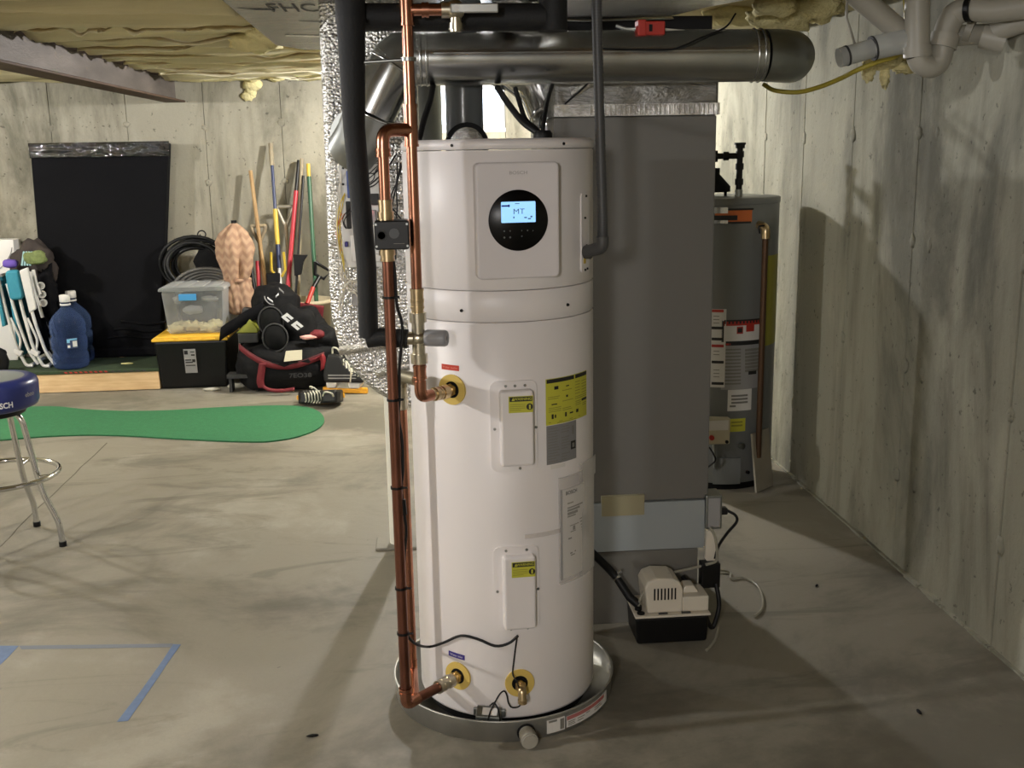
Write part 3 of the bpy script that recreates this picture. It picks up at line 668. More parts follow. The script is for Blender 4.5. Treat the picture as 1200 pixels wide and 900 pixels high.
MB().tube(smooth_path(cb, 6), .0022, 8).build('sensor_wire', RUBBER, ls)

# ================================================================== COPPER PLUMBING
LX, LY = -.088, 2.615          # tall left pipe
HX, HY = -.020, 2.66           # hot pipe close to the drum
def fit(b, p0, p1, r, lip=.0012):                        # soldered coupling: sleeve with rolled ends
    p0 = Vector(p0); p1 = Vector(p1); d = (p1-p0).normalized()
    b.cyl(p0, p1, r, n=20).cyl(p0, p0+d*.006, r+lip, n=20).cyl(p1-d*.006, p1, r+lip, n=20); return b
PR_ = .0135
cold = thing('cold_supply_pipe', 'tall left copper pipe with cable tied along it and a low elbow', 'pipe', (LX, LY, .13))
zl = .163; el = Vector((LX, LY, zl)); tip = PI_+NI*.03
MB().cyl((LX, LY, .20), (LX, LY, 1.365), PR_, n=20).build('pipe_run', COPPERD, cold)
MB().cyl((LX, LY, 1.475), (LX, LY, 1.60), PR_, n=20).build('pipe_run', COPPER, cold)
fit(MB().tube(fillet([(LX, LY, .205), el+Zz*-.002, el+(tip-el).normalized()*.045], .03), .0155, 18), (LX, LY, .195), (LX, LY, .212), .0165).build('elbow', COPPER, cold)
dirc = (tip-el).normalized()
MB().cyl(el+dirc*.04, tip-dirc*.05, PR_, n=20).build('pipe_run', COPPERD, cold)
fit(MB().cyl(tip-dirc*.055, tip-dirc*.02, .0165, n=20).cyl(tip-dirc*.024, tip-dirc*.004, .0195, n=8), tip-dirc*.06, tip-dirc*.038, .0175).build('union', NICKEL, cold)
MB().tube(fillet([(LX, LY, 1.595), (LX, LY, 1.655), (HX, HY, 1.655)], .04), .016, 18).build('elbow', COPPER, cold)
fit(MB(), (LX, LY, 1.592), (LX, LY, 1.612), .0175).build('coupling', COPPER, cold)
hot = thing('hot_outlet_pipe', 'bright copper pipe dropping from the joists to the mixing valve beside the display panel', 'pipe', (HX, HY, 1.2))
MB().cyl((HX, HY, 1.24), (HX, HY, 2.158), PR_, n=20).build('pipe_run', COPPER, hot)
fit(MB(), (HX, HY, 1.615), (HX, HY, 1.715), .0168).build('tee', COPPER, hot)
zb = 1.930; fit(MB(), (HX, HY, zb-.035), (HX, HY, zb+.035), .0168).build('tee', COPPER, hot)
MB().cyl((HX, HY, zb), (.065, HY, zb), PR_, n=18).build('branch_pipe', COPPER, hot)
fit(MB(), (.015, HY, zb), (.032, HY, zb), .0168).build('coupling', COPPER, hot)
fit(MB(), (HX, HY, 1.235), (HX, HY, 1.27), .0165).build('coupling', BRASS, hot)
bv = thing('ball_valve', 'ball valve with grey lever handle on the copper branch near the ceiling', 'valve', (.09, HY, 1.90))
MB().cyl((.062, HY, zb), (.082, HY, zb), .019, n=8).lathe([(.012, -.02), (.021, -.012), (.023, 0), (.021, .012), (.012, .02)], (.095, HY, zb), (1, 0, 0), 18).cyl((.095, HY, zb), (.095, HY, zb-.05), .014, n=16).cyl((.095, HY, zb-.03), (.095, HY, zb-.045), .018, n=8).build('valve_body', NICKEL, bv)
MB().cyl((.095, HY-.018, zb), (.095, HY-.035, zb), .009, n=6).build('stem_nut', CARD, bv)
MB().box((.083, HY-.034, zb-.011), (.195, HY-.028, zb+.011)).build('lever_handle', mat('lever_grey', (186, 188, 184), .3, .8), bv, bevel=.003)
# motorised shutoff valve on the left pipe
sv = thing('shutoff_valve', 'square black leak shutoff valve on the left copper pipe above the pipe ties', 'valve', (LX, LY, 1.36))
v0, v1 = at(438, 259, LY-.03), at(480, 292, LY-.03)
MB().prism(rrect(v1.x-v0.x, v0.z-v1.z, .006, 3), ((v0.x+v1.x)/2, LY-.035, (v0.z+v1.z)/2), (1, 0, 0), (0, 0, 1), (0, .075, 0)).build('housing', BLACK, sv, bevel=.003)
vc = Vector(((v0.x+v1.x)/2, LY-.0355, (v0.z+v1.z)/2))
MB().lathe([(.012, 0), (.012, .0012)], vc+Vector((.006, 0, .004)), (0, -1, 0), 24).build('status_button', mat('button_dark_grey', (52, 54, 56), .3), sv)
MB().ring(vc+Vector((-.024, 0, .0)), (0, -1, 0), .009, .0125, .0015, 24).build('dial_ring', BAGG, sv)
for sx_, sz_ in ((-1, 1), (1, 1), (-1, -1), (1, -1)): MB().cyl(vc+Vector((sx_*.037, .002, sz_*.026)), vc+Vector((sx_*.037, -.001, sz_*.026)), .0028, n=10).build('screw', STEELD, sv)
MB().box((-.012, 0, -.0005), (.014, .0006, .0005), Matrix.Translation(vc+Vector((.016, -.0008, -.020)))).build('printed_line', INKG, sv)
fit(MB().cyl((LX, LY, v0.z+.005), (LX, LY, v0.z+.02), .02, n=8), (LX, LY, v0.z), (LX, LY, v0.z+.048), .0165).build('upper_union', BRASS, sv)
fit(MB().cyl((LX, LY, v1.z-.004), (LX, LY, v1.z-.016), .02, n=8), (LX, LY, v1.z-.03), (LX, LY, v1.z), .0165).build('lower_union', BRASS, sv)
# thermostatic mixing valve
mz = 1.145
mv = thing('mixing_valve', 'brass mixing valve with ribbed grey knob left of the hot outlet', 'valve', (HX, HY, 1.04))
MB().cyl((HX, HY, mz-.045), (HX, HY, mz+.045), .0165, n=20).cyl((HX-.055, HY, mz), (HX+.022, HY, mz), .0165, n=20).lathe([(.012, -.02), (.02, -.01), (.02, .01), (.012, .02)], (HX, HY, mz), (1, 0, 0), 20).build('valve_body', NICKEL, mv)
for a, c in ((mz+.04, mz+.065), (mz-.065, mz-.04)): MB().cyl((HX, HY, a), (HX, HY, c), .0215, n=8).build('union_nut', NICKEL, mv)
fit(MB().cyl((HX, HY, mz+.065), (HX, HY, mz+.095), .0155, n=18), (HX, HY, mz+.075), (HX, HY, mz+.1), .0165).build('adapter', BRASS, mv)
kn = [(.0001, 0), (.019, 0), (.0205, .004), (.0205, .05), (.018, .056), (.006, .056), (.006, .052), (.0001, .052)]
MB().lathe(kn, (HX+.018, HY, mz), (1, -.35, 0), 40, True, lambda a, i: 1+.025*(cos(a*12) > 0)).build('knob', mat('knob_grey', (150, 150, 152), .35), mv, label='ribbed grey plastic knob')
fit(MB().cyl((HX, HY, 1.03), (HX, HY, mz-.06), PR_, n=18), (HX, HY, 1.04), (HX, HY, 1.075), .0165).build('lower_pipe', COPPER, mv)
tipo = PO+NO*.03; e2 = Vector((HX, HY, .992)); d2 = (tipo-e2).normalized()
MB().tube(fillet([(HX, HY, 1.035), e2, e2+d2*.04], .026), .0155, 18).build('elbow', COPPER, mv)
fit(MB().cyl(e2+d2*.035, tipo-d2*.01, .0150, n=18).cyl(tipo-d2*.022, tipo-d2*.002, .0195, n=8), tipo-d2*.05, tipo-d2*.028, .017).build('union', BRASS, mv)
# second riser behind: tee off toward the rear
RX, RY = -.072, 2.80
cr = thing('crossover_pipe', 'copper riser behind the tall left pipe, joined to it near the floor', 'pipe', (RX, RY, .17))
MB().cyl((RX, RY, .19), (RX, RY, .95), .0135, n=18).build('pipe_run', COPPER, cr)
fit(MB().cyl((RX, RY, .95), (RX, RY, 1.0), .017, n=8), (RX, RY, .93), (RX, RY, .965), .0165).build('union', NICKEL, cr)
MB().tube(fillet([(RX, RY, .99), (RX, RY, 1.022), (HX-.006, HY+.012, 1.035)], .03), .0165, 16).build('elbow', mat('brass_dull', (150, 142, 120), .5, .9), cr)
MB().tube(fillet([(RX, RY, .2), (RX, RY, zl+.005), el+dirc*.03+Vector((0, .012, 0))], .03), .0145, 16).build('lower_bend', COPPER, cr)
# foam insulation tube: drop and horizontal run
A0 = at(411, 20, 2.67); A1 = at(415, 150, 2.67); A2 = at(429.5, 312, 2.67); A3 = at(432, 395, 2.67)
fi = thing('foam_pipe_insulation', 'black foam tube wrapping a pipe, dropping left of the copper pipes', 'pipe insulation', (A3.x, A3.y, A3.z))
MB().tube([A0+Zz*.0, A1, A2, A3], [.034, .0265, .0245, .0245], 22).build('vertical_sleeve', BLACKFOAM, fi)
A4 = at(446, 395, 2.665); A5 = at(478, 397, 2.66)
MB().tube([at(430, 398, 2.668), A4, A5], [.0215, .0235, .024], 20).build('lower_elbow', BLACKFOAM, fi)
MB().cyl(at(466, 397, 2.66), Vector((HX-.05, HY, mz)), .0135, n=16).build('pipe_stub', BRASS, fi)
B0 = at(398, -8, 2.72); B1 = at(420, 20, 2.74); B2 = at(648, 20, 2.74); B3 = Vector((B2.x, B2.y, 2.155))
hi = thing('ceiling_pipe_insulation', 'black foam tube running level under the joists behind the ball valve', 'pipe insulation', (B1.x, B1.y, B1.z))
MB().tube([Vector((A0.x, B1.y, B1.z)), B2+Vector((-.02, 0, 0))], .033, 22).build('level_sleeve', BLACKFOAM, hi)
MB().tube([B2+Vector((0, 0, -.033)), B3], .036, 22).build('riser_sleeve', BLACKFOAM, hi)
MB().tube([Vector((A0.x-.002, 2.70, A0.z-.01)), Vector((A0.x-.002, 2.70, 2.15))], .036, 22).build('riser_sleeve', BLACKFOAM, hi)
# pipe hanger rod between drop and hot pipe
hz = at(470, 70, 2.66); hr = thing('pipe_clamp', 'thin steel strut clamp tying the foam tube to the copper pipe', 'clamp', (HX, HY, hz.z))
MB().cyl((-.145, 2.665, hz.z-.006), (HX-.012, HY, hz.z), .0045, n=10).build('rod', STEELD, hr)
MB().ring((HX, HY, hz.z-.004), (0, 0, 1), .0137, .0185, .009, 20).build('clamp_ring', STEELD, hr)
# sensor cable tied along the left pipe then across the jacket
ck = thing('control_cable', 'black cable zip-tied down the left copper pipe and looping across the tank', 'cable', (LX, LY, .3))
pts = [at(x, y, LY+.004) for x, y in ((456, 292), (462, 312), (465, 356), (470, 374), (472, 390), (470, 410), (468, 432), (468, 468), (467, 490), (471, 515), (472, 551), (470.5, 571), (473, 597), (476, 622), (474, 651), (473, 690), (475, 729))]
pts += [at(478, 745, LY+.01), at(488, 755, 2.68), tk(503, 758, TR+.02), tk(520, 753, TR+.008), tk(540, 745, TR+.007), tk(560, 749, TR+.007), tk(580, 757, TR+.007), tk(596, 754, TR+.007), tk(607, 745, TR+.009)]
MB().tube(smooth_path(pts, 4), .0038, 8).build('cable_run', RUBBER, ck)
for y in (348, 468, 571, 689, 742):
    z = at(468, y, LY).z; MB().ring((LX, LY, z-.003), (0, 0, 1), .0137, .0165, .006, 20).cyl((LX+.014, LY-.006, z), (LX+.026, LY-.008, z+.001), .003, n=6).build('zip_tie', BLACK, ck)
MB().cyl(at(472, 585, LY+.002), at(474, 603, LY+.002), .007, n=10).build('inline_connector', BLACK, ck)
# liquid-tight conduit into the side plate
cp_ = [at(699, -6, 2.74), at(700.5, 60, 2.74), at(703, 150, 2.74), at(706, 255, 2.74), at(706, 282, 2.745)]
gc = thing('flexible_conduit', 'grey flexible conduit hanging from the joists to the side of the tank', 'conduit', cp_[-1])
MB().tube([Vector((cp_[0].x, cp_[0].y, 2.158))]+smooth_path(cp_, 6), .0125, 16).build('conduit_tube', GREYC, gc)
rb = MB()
P = smooth_path(cp_, 18)
for a, b in zip(P, P[1:]): rb.cyl(a.lerp(b, .3), a.lerp(b, .6), .0138, n=12)
rb.build('conduit_ribs', GREYC, gc)
ce = tp(56, 1.335, TR+.002)
MB().tube(fillet([cp_[-1]+Zz*.01, cp_[-1]-Zz*.018, ce], .02), .0165, 16).build('conduit_elbow', GREYC, gc)
nn_ = Vector((sin(rad(56)), -cos(rad(56)), 0)); MB().cyl(ce-nn_*.001, ce+nn_*.018, .0185, n=10).build('conduit_nut', GREYC, gc)
# cables rising from the lid
for nm, lab, pxs, r in (('ribbed_cable', 'thick black cable curving up from the lid toward the window', ((583, 103, 3.28), (596, 122, 3.1), (612, 142, 3.0), (628, 154, 2.95), (634, 158, 2.94), (634, 166, 2.93)), .0095),
                        ('power_cable', 'thin black cable rising straight from the lid beside the vent elbow', ((647, 100, 3.2), (641, 120, 3.05), (637, 145, 2.97), (636, 160, 2.96), (636, 167, 2.95)), .006),
                        ('sensor_lead', 'short black lead dropping between the two cables on the lid', ((604, 104, 3.2), (610, 124, 3.1), (616, 140, 3.02), (630, 153, 2.97), (637, 166, 2.96)), .007),
                        ('bundled_wires', 'taped black wire bundle rising left of the grey vent pipe', ((508, 98, 3.3), (504, 118, 3.2), (497, 140, 3.1), (492, 160, 3.02), (490, 172, 3.0)), .0085)):
    P = [at(*p) for p in pxs]; P[-1].z = 1.634
    tag(MB().tube(smooth_path(P, 6), r, 10).build(nm, RUBBER), lab, 'cable')
gr = at(636, 160, 2.95); tag(MB().lathe([(.026, 0), (.026, .012), (.02, .02)], (gr.x, 2.945, 1.634), n=20).build('cable_grommet', RUBBER), 'black rubber grommet on the lid where the cables enter', 'grommet')

# ================================================================== DUCTS
# grey vent pipe behind the tank with an elbow facing the camera
vx = at(544, 120, 3.42)
vp = thing('vent_pipe', 'dark grey vent pipe rising behind the tank in front of the bright window', 'pipe', (vx.x, 3.42, 1.3))
MB().cyl((vx.x, 3.42, 1.60), (vx.x, 3.42, 2.05), .0585, n=36).build('riser', PIPEG, vp)
ec = at(545, 168, 3.22)
MB().tube(fillet([(vx.x, 3.42, 1.68), (vx.x, 3.42, 1.62), (vx.x, 3.32, 1.62)], .05), .0575, 28).build('elbow', PIPEG, vp)
MB().tube([(vx.x, 3.325, 1.622), (vx.x, 3.285, 1.622)], .066, 32).build('elbow_hub', BLACKM, vp, label='black ring at the mouth of the elbow')
MB().lathe([(.052, 0), (.050, .004), (.0001, .006)], (vx.x, 3.286, 1.622), (0, -1, 0), 32).build('end_cap', FOILW, vp, label='foil covered end')
# round duct
RY_ = 3.29; rz = at(700, 67, RY_).z; x0 = at(488, 68, RY_).x; x1 = at(893, 67, RY_).x; rr = .0765
rd = thing('round_duct', 'round galvanized duct crossing level above the tank, elbowed at both ends', 'duct', (.5, RY_, rz))
MB().cyl((x0, RY_, rz), (x1, RY_, rz), rr, n=48).build('straight_duct', STEEL, rd)
for x in (x0+.012, x0+.03, x1-.03, x1-.01): MB().tube([(x-.004, RY_, rz), (x, RY_, rz), (x+.004, RY_, rz)], [rr, rr+.0035, rr], 40, caps=False).build('duct_bead', STEEL, rd)
MB().box((x0+.05, RY_-rr-.0012, rz+.008), (x1-.05, RY_-rr+.002, rz+.011)).build('lock_seam', STEEL, rd)
MB().tube([(x1, RY_, rz), (x1+.035, RY_+.004, rz), (x1+.075, RY_+.022, rz), (x1+.105, RY_+.055, rz), (x1+.12, RY_+.10, rz), (x1+.122, RY_+.35, rz+.02)], [rr, rr, rr, rr, rr, rr], 36).build('right_elbow', STEELD, rd)
pd = [Vector((x0+.005, RY_, rz)), Vector((x0-.05, RY_, rz)), at(462, 78, RY_+.0), at(447, 105, RY_), at(434, 133, RY_), at(424, 160, RY_+.02), at(412, 178, RY_+.07)]
MB().tube([pd[0], pd[1], pd[2]+Vector((0, 0, .005))], rr, 36).build('upper_gore', STEELD, rd)
MB().tube([pd[2]+Vector((.012, 0, .02)), pd[3], pd[4]], rr*.98, 36).build('middle_gore', STEEL, rd)
MB().tube([pd[4]+(pd[3]-pd[4])*.12, pd[5], pd[6]], [rr*1.02, rr*1.02, rr*1.0], 36).build('lower_gore', STEELD, rd)
for i in (2, 4):
    d = (pd[i+1]-pd[i-1]).normalized(); MB().tube([pd[i]-d*.004, pd[i], pd[i]+d*.004], [rr, rr+.004, rr], 36, caps=False).build('duct_bead', STEEL, rd)
# foil wrapped return drop with curved boot into the furnace
FY0, FY1 = 3.45, 3.96
prof = [(-.295, 2.10), (-.300, 1.60), (-.308, 1.20), (-.305, 1.08), (-.288, .99), (-.255, .92), (-.21, .862), (-.165, .822), (-.11, .79), (-.03, .755), (.08, .73), (.20, .715), (.41, .71), (.41, 1.25), (.20, 1.27), (.08, 1.33), (.02, 1.42), (.0, 1.55), (.0, 2.10)]
rt = thing('return_duct', 'tall duct wrapped in silver bubble foil, curving in at the bottom behind the tank', 'duct', (-.1, 3.7, .72))
MB().prism(prof, (0, FY0, 0), (1, 0, 0), (0, 0, 1), (0, FY1-FY0, 0)).build('foil_wrap', FOIL, rt, bevel=.03, seg=3)
cl = at(415, 150, FY0); MB().ring((-.19, FY0+.002, 1.655), (0, -1, 0), .06, .088, .006, 36).build('takeoff_collar', STEELD, rt, label='dull steel takeoff collar')
for a, b_, wd in (((-.285, FY0-.002, .975), (-.02, FY0-.002, 1.0), .03), ((-.17, FY0-.002, .895), (.0, FY0-.002, .93), .03)):
    MB().strip([a, ((Vector(a)+Vector(b_))/2)+Vector((0, -.001, .004)), b_], (0, 0, wd), (0, -.0015, 0)).build('foil_tape', FOILW, rt)
# zone control board on the foil face
zb_ = thing('control_board', 'white control board with tangled thin wires mounted on the foil duct', 'circuit board', (-.2, FY0, 1.25))
q0, q1 = at(397, 193, FY0), at(452, 312, FY0)
MB().box((q0.x, FY0-.016, q1.z), (q1.x, FY0-.002, q0.z)).build('back_panel', PCBW, zb_, bevel=.003)
def comp(nm, a, b_, d, m):
    p, q = at(*a, FY0-.02), at(*b_, FY0-.02); return MB().box((p.x, FY0-.016-d, q.z), (q.x, FY0-.015, p.z)).build(nm, m, zb_, bevel=.002, seg=1)
comp('blue_relay', (406, 200), (411, 232), .02, PCBB); comp('terminal_cover', (411, 275), (418, 306), .022, CARD); comp('grey_relay', (433, 227), (444, 240), .02, BAGG)
comp('grey_relay', (434, 246), (441, 262), .02, PAPERG); comp('lower_terminal', (436, 297), (452, 306), .02, PCBW); comp('circuit_card', (405, 236), (412, 268), .01, BAGG)
comp('fuse_block', (404, 283), (408, 289), .02, BLUEL)
led = at(434, 248, FY0-.02); MB().blob((led.x, FY0-.045, led.z), (.004, .004, .004), 10, 8).build('status_light', LEDR, zb_, label='glowing red status light')
for (x, y) in ((402, 197), (402, 305), (402, 216), (448, 196)): p = at(x, y, FY0-.02); MB().cyl((p.x, FY0-.019, p.z), (p.x, FY0-.015, p.z), .004, n=10).build('mounting_hole', BLACK, zb_)
def wires(nm, n, path, m, r, jit):
    for i in range(n):
        P = [at(x+random.uniform(-jit, jit), y+random.uniform(-jit, jit), FY0-.03-random.random()*.02) for x, y in path]
        MB().tube(smooth_path(P, 4), r, 6).build(nm, m, zb_)
wires('yellow_wire', 3, ((405, 228), (400, 240), (397, 260), (399, 285), (401, 305), (404, 325)), WIREY, .0016, 2)
wires('orange_wire', 2, ((402, 250), (397, 265), (396, 280), (399, 295)), WIREO, .0018, 2)
wires('black_wire', 4, ((452, 190), (444, 200), (432, 207), (425, 212)), RUBBER, .0016, 5)
wires('black_wire', 2, ((466, 183), (455, 195), (440, 214), (428, 222)), RUBBER, .0022, 3)
wires('black_wire', 2, ((412, 243), (405, 252), (402, 262), (408, 268)), RUBBER, .0016, 3)
wires('white_wire', 5, ((400, 310), (404, 325), (410, 335), (418, 345), (424, 352)), TERRY, .0016, 5)
wires('white_wire', 3, ((398, 365), (400, 345), (408, 332), (418, 330), (424, 338)), TERRY, .002, 3)
wires('white_wire', 3, ((402, 200), (399, 225), (397, 260), (398, 300), (404, 330), (402, 350)), TERRY, .0013, 4)
wires('black_wire', 3, ((470, 190), (466, 215), (462, 240), (468, 262), (462, 300)), RUBBER, .0022, 5)
jb = at(412, 345, FY0-.02); jb2 = at(422, 358, FY0-.02)
tag(MB().box((jb.x, FY0-.03, jb2.z), (jb2.x, FY0-.002, jb.z)).build('junction_box', PAPERG, bevel=.003), 'small pale grey box on the foil duct below the control board', 'electrical box')
# foil faced trunk ducts under the joists
def trunk(nm, lab, poly, z0, z1):
    t = thing(nm, lab, 'duct', (poly[0][0], poly[0][1], z0)); b = MB(); nx = len(poly)
    b.prism([(p[0], p[1]) for p in poly], (0, 0, z0), (1, 0, 0), (0, 1, 0), (0, 0, z1-z0)); b.build('duct_wrap', FSK, t, bevel=.02, seg=3); return t
t1 = trunk('trunk_duct', 'large duct in grey foil facing with handwriting, left of the black foam tube', [(-.575, 2.95), (.27, 2.95), (.27, 4.6), (-.10, 4.98), (-.50, 4.98), (-.60, 4.75)], 2.052, 2.135)
fh = fl(334, 10, 2.0505); text('- FHC', .26, planefn(fh, (1, 0, 0), (0, -1, 0)), mat('marker_ink', (52, 50, 46), .6), t1, 'handwriting', sx=.32)
for a, b_ in (((-.42, 3.3), (.2, 3.35)), ((-.5, 4.35), (-.05, 4.5))): MB().strip([(a[0], a[1], 2.0515), (b_[0], b_[1], 2.0515)], (0, .05, 0), (0, 0, -.0015)).build('foil_tape', FOILW, t1)
for a, b_, wd in (((-.26, 4.02), (-.02, 4.0), .05), ((-.36, 4.42), (-.14, 4.44), .018), ((-.55, 3.55), (-.44, 3.6), .015), ((-.4, 3.9), (-.2, 3.92), .012)):
    MB().strip([(a[0], a[1], 2.051), ((a[0]+b_[0])/2, (a[1]+b_[1])/2+.01, 2.0505), (b_[0], b_[1], 2.051)], [(0, .004, 0), (0, wd, 0), (0, wd*.8, 0)], (0, 0, -.001)).build('facing_tear', BLACKM, t1)
t2 = trunk('supply_trunk', 'smooth foil faced duct above the round duct on the right', [(.30, 2.95), (1.06, 2.95), (1.06, 3.45), (.98, 3.62), (.90, 3.88), (.30, 3.88)], 2.052, 2.135)
MB().strip([(.42, 2.95, 2.051), (.43, 3.4, 2.051), (.42, 3.87, 2.051)], (.07, 0, 0), (0, 0, -.002)).build('foil_tape', FOILW, t2)
MB().strip([(.30, 3.86, 2.05), (.6, 3.88, 2.045), (.9, 3.87, 2.05)], (0, .03, .01), (0, 0, -.003)).build('foil_tape', FOILW, t2)
# crumpled foil scraps and a dark strip added as shade between the trunks
for i, (x, Y, z, r) in enumerate(((.30, 3.45, 2.03, .06), (.36, 3.3, 2.0, .045), (.33, 3.7, 2.01, .06), (.12, 3.55, 2.02, .05), (.2, 3.75, 2.0, .06), (.02, 3.8, 2.01, .05))):
    t = MB().blob((x, Y, z), (r*1.2, r, r*.55), 18, 12, .9, 3.5, i*3.7); t.build('foil_scrap', FOILW, t1)
tag(MB().box((.45, 3.90, 1.995), (1.05, 3.93, 2.058)).build('gap_shade_strip', RUBBER), 'dark strip added as shade between the smooth foil duct and the round duct', 'strip')
# damper actuator
da = thing('damper_actuator', 'small orange-red box sitting above the round duct on the right', 'actuator', (.7, 3.30, 1.95))
a0, a1 = at(747, 26, 3.27), at(777, 42, 3.27)
MB().box((a0.x, 3.24, a1.z), (a1.x, 3.31, a0.z)).build('housing', RED, da, bevel=.004)
MB().box((a0.x-.004, 3.236, a1.z-.002), (a0.x+.02, 3.29, a0.z+.004)).build('mounting_flange', RED, da, bevel=.003)
MB().box((-.005, 0, -.010), (.005, .002, .010), Matrix.Translation(Vector(((a0.x+a1.x)/2-.005, 3.2385, (a0.z+a1.z)/2)))).build('slot', BLACK, da)
MB().tube(smooth_path([at(722, 30, 3.3), at(735, 34, 3.29), at(747, 33, 3.28)], 5), .005, 8).build('shaft', STEEL, da)
MB().tube(smooth_path([at(777, 34, 3.27), at(800, 36, 3.27), at(830, 37, 3.27), at(850, 33, 3.27)], 5), .003, 8).build('lead', TERRY, da)
tag(MB().tube(smooth_path([at(700, 57, 3.20), at(740, 58, 3.20), at(785, 58, 3.20), at(800, 54, 3.20), at(822, 44, 3.22), at(850, 32, 3.26), at(862, 16, 3.3)], 6), .0028, 8).build('thermostat_wire', RUBBER), 'thin black wire draped over the front of the round duct', 'wire')
# second grey drop behind
gx = at(492, 120, 4.6); tag(MB().lathe([(.0001, 0), (.05, .01), (.085, .05), (.09, .12), (.09, .75)], (gx.x, 4.6, 1.56), n=36).build('capped_duct', STEELD), 'dull grey capped duct end hanging left of the window', 'duct')
so = at(640, 128, 3.62)
sh = thing('foil_elbow', 'shiny round elbow beside the furnace top, right of the window', 'duct', so)
MB().tube(fillet([(so.x-.13, 3.9, so.z+.16), (so.x-.02, 3.75, so.z+.06), (so.x, 3.62, so.z-.03)], .06), .055, 26).build('elbow_pipe', CHROME, sh)
MB().blob((so.x+.0, 3.60, so.z-.05), (.055, .055, .06), 24, 16).build('rounded_end', CHROME, sh)
MB().tube([(so.x-.24, 3.98, so.z+.2), (so.x-.10, 3.84, so.z+.13)], .06, 24).build('elbow_stub', STEELD, sh)

# ================================================================== FURNACE
GX0, GX1, GY, GYB = .415, .932, 3.385, 4.08
fu = thing('furnace', 'tall dark grey furnace cabinet standing behind the right side of the tank', 'furnace', ((GX0+GX1)/2, GY, 0))
MB().box((GX0, GY, .44), (GX1, GYB, 1.70)).build('cabinet', FURN, fu, bevel=.004)
MB().box((GX0, GY-.012, .268), (GX1-.012, GYB, .438)).build('lower_panel', FURNL, fu, bevel=.003, label='pale blue-grey panel')
MB().box((GX0, GY+.002, .0), (GX1-.03, GYB, .262)).build('base_compartment', FURNG, fu, bevel=.003, label='glossy dark base panel')
MB().box((GX0+.004, GY-.006, 1.70), (GX1+.004, GYB, 1.94)).build('plenum', FSK, fu, bevel=.01, label='foil wrapped plenum')
MB().box((GX0+.002, GY-.009, 1.702), (GX1+.007, GY+.02, 1.738)).build('seam_tape', FOILW, fu)
rg = MB()
for i in range(26): x = .53+i*.0155; rg.box((x, GY-.0105, 1.705), (x+.003, GY-.008, 1.735))
rg.build('stapled_flange', STEEL, fu)
tpz0, tpz1 = at(705, 582, GY-.013), at(755, 603, GY-.013)
MB().box((tpz0.x, GY-.0145, tpz1.z), (tpz1.x, GY-.001, tpz0.z)).build('packing_tape', TAPET, fu)
MB().tube(smooth_path([(.45, GY-.012, 1.74), (.52, GY-.018, 1.80), (.55, GY-.012, 1.85)], 5), .003, 6).build('black_wire', RUBBER, fu)
# foil tape crumple top-left of plenum
for a, b_, wd in (((.46, GY-.008, 1.83), (.74, GY-.009, 1.87), .05), ((.47, GY-.009, 1.775), (.58, GY-.012, 1.82), .04)):
    MB().strip([a, ((Vector(a)+Vector(b_))/2)+Vector((0, -.004, .008)), b_], (0, 0, wd), (0, -.003, 0)).build('foil_tape', FOILW, fu)
# ---- outlet box, plugs
ob = thing('outlet_box', 'grey outlet box low on the right edge of the furnace', 'electrical box', (.95, GY, .35))
MB().box((GX1-.012, GY-.02, .335), (GX1+.045, GY+.06, .455)).build('box_body', STEELD, ob, bevel=.004)
MB().box((GX1-.004, GY-.023, .343), (GX1+.038, GY-.019, .447)).build('cover_plate', PAPERG, ob, bevel=.002)
pc_ = thing('pump_plug_lead', 'black plug and cord looping from the outlet box behind the pump', 'cord', (1.0, GY-.03, .38))
MB().box((GX1+.045, GY-.005, .378), (GX1+.07, GY+.025, .402)).build('plug', RUBBER, pc_, bevel=.005)
MB().tube(smooth_path([(GX1+.07, GY+.01, .39), at(862, 604, GY), at(863, 612, GY), at(852, 625, GY-.02), at(842, 640, GY-.05), at(838, 655, GY-.06)], 6), .005, 8).build('cord', RUBBER, pc_)
MB().tube(smooth_path([at(839, 684, 3.30), at(842, 700, 3.28), at(842, 715, 3.26), at(835, 735, 3.25), at(828, 725, 3.24), at(826, 708, 3.25), at(812, 690, 3.29), at(800, 676, 3.34)], 6), .008, 8).build('cord', RUBBER, pc_)
sw = thing('pump_switch', 'beige float switch plate above a black adapter beside the furnace base', 'switch', (.93, 3.33, .15))
a0, a1 = at(826, 621, 3.34), at(840, 658, 3.34); MB().prism([(.25, 0), (.8, 0), (1, .2), (.9, .75), (.6, 1), (.1, 1), (0, .15)], (a0.x, 3.33, a1.z), (a1.x-a0.x, 0, 0), (0, 0, a0.z-a1.z), (0, .012, 0)).build('plate', ALMOND, sw, bevel=.002)
a0, a1 = at(821, 659, 3.32), at(842, 686, 3.32); MB().box((a0.x, 3.30, a1.z), (a1.x, 3.345, a0.z)).build('adapter', BLACK, sw, bevel=.003, label='black adapter block')

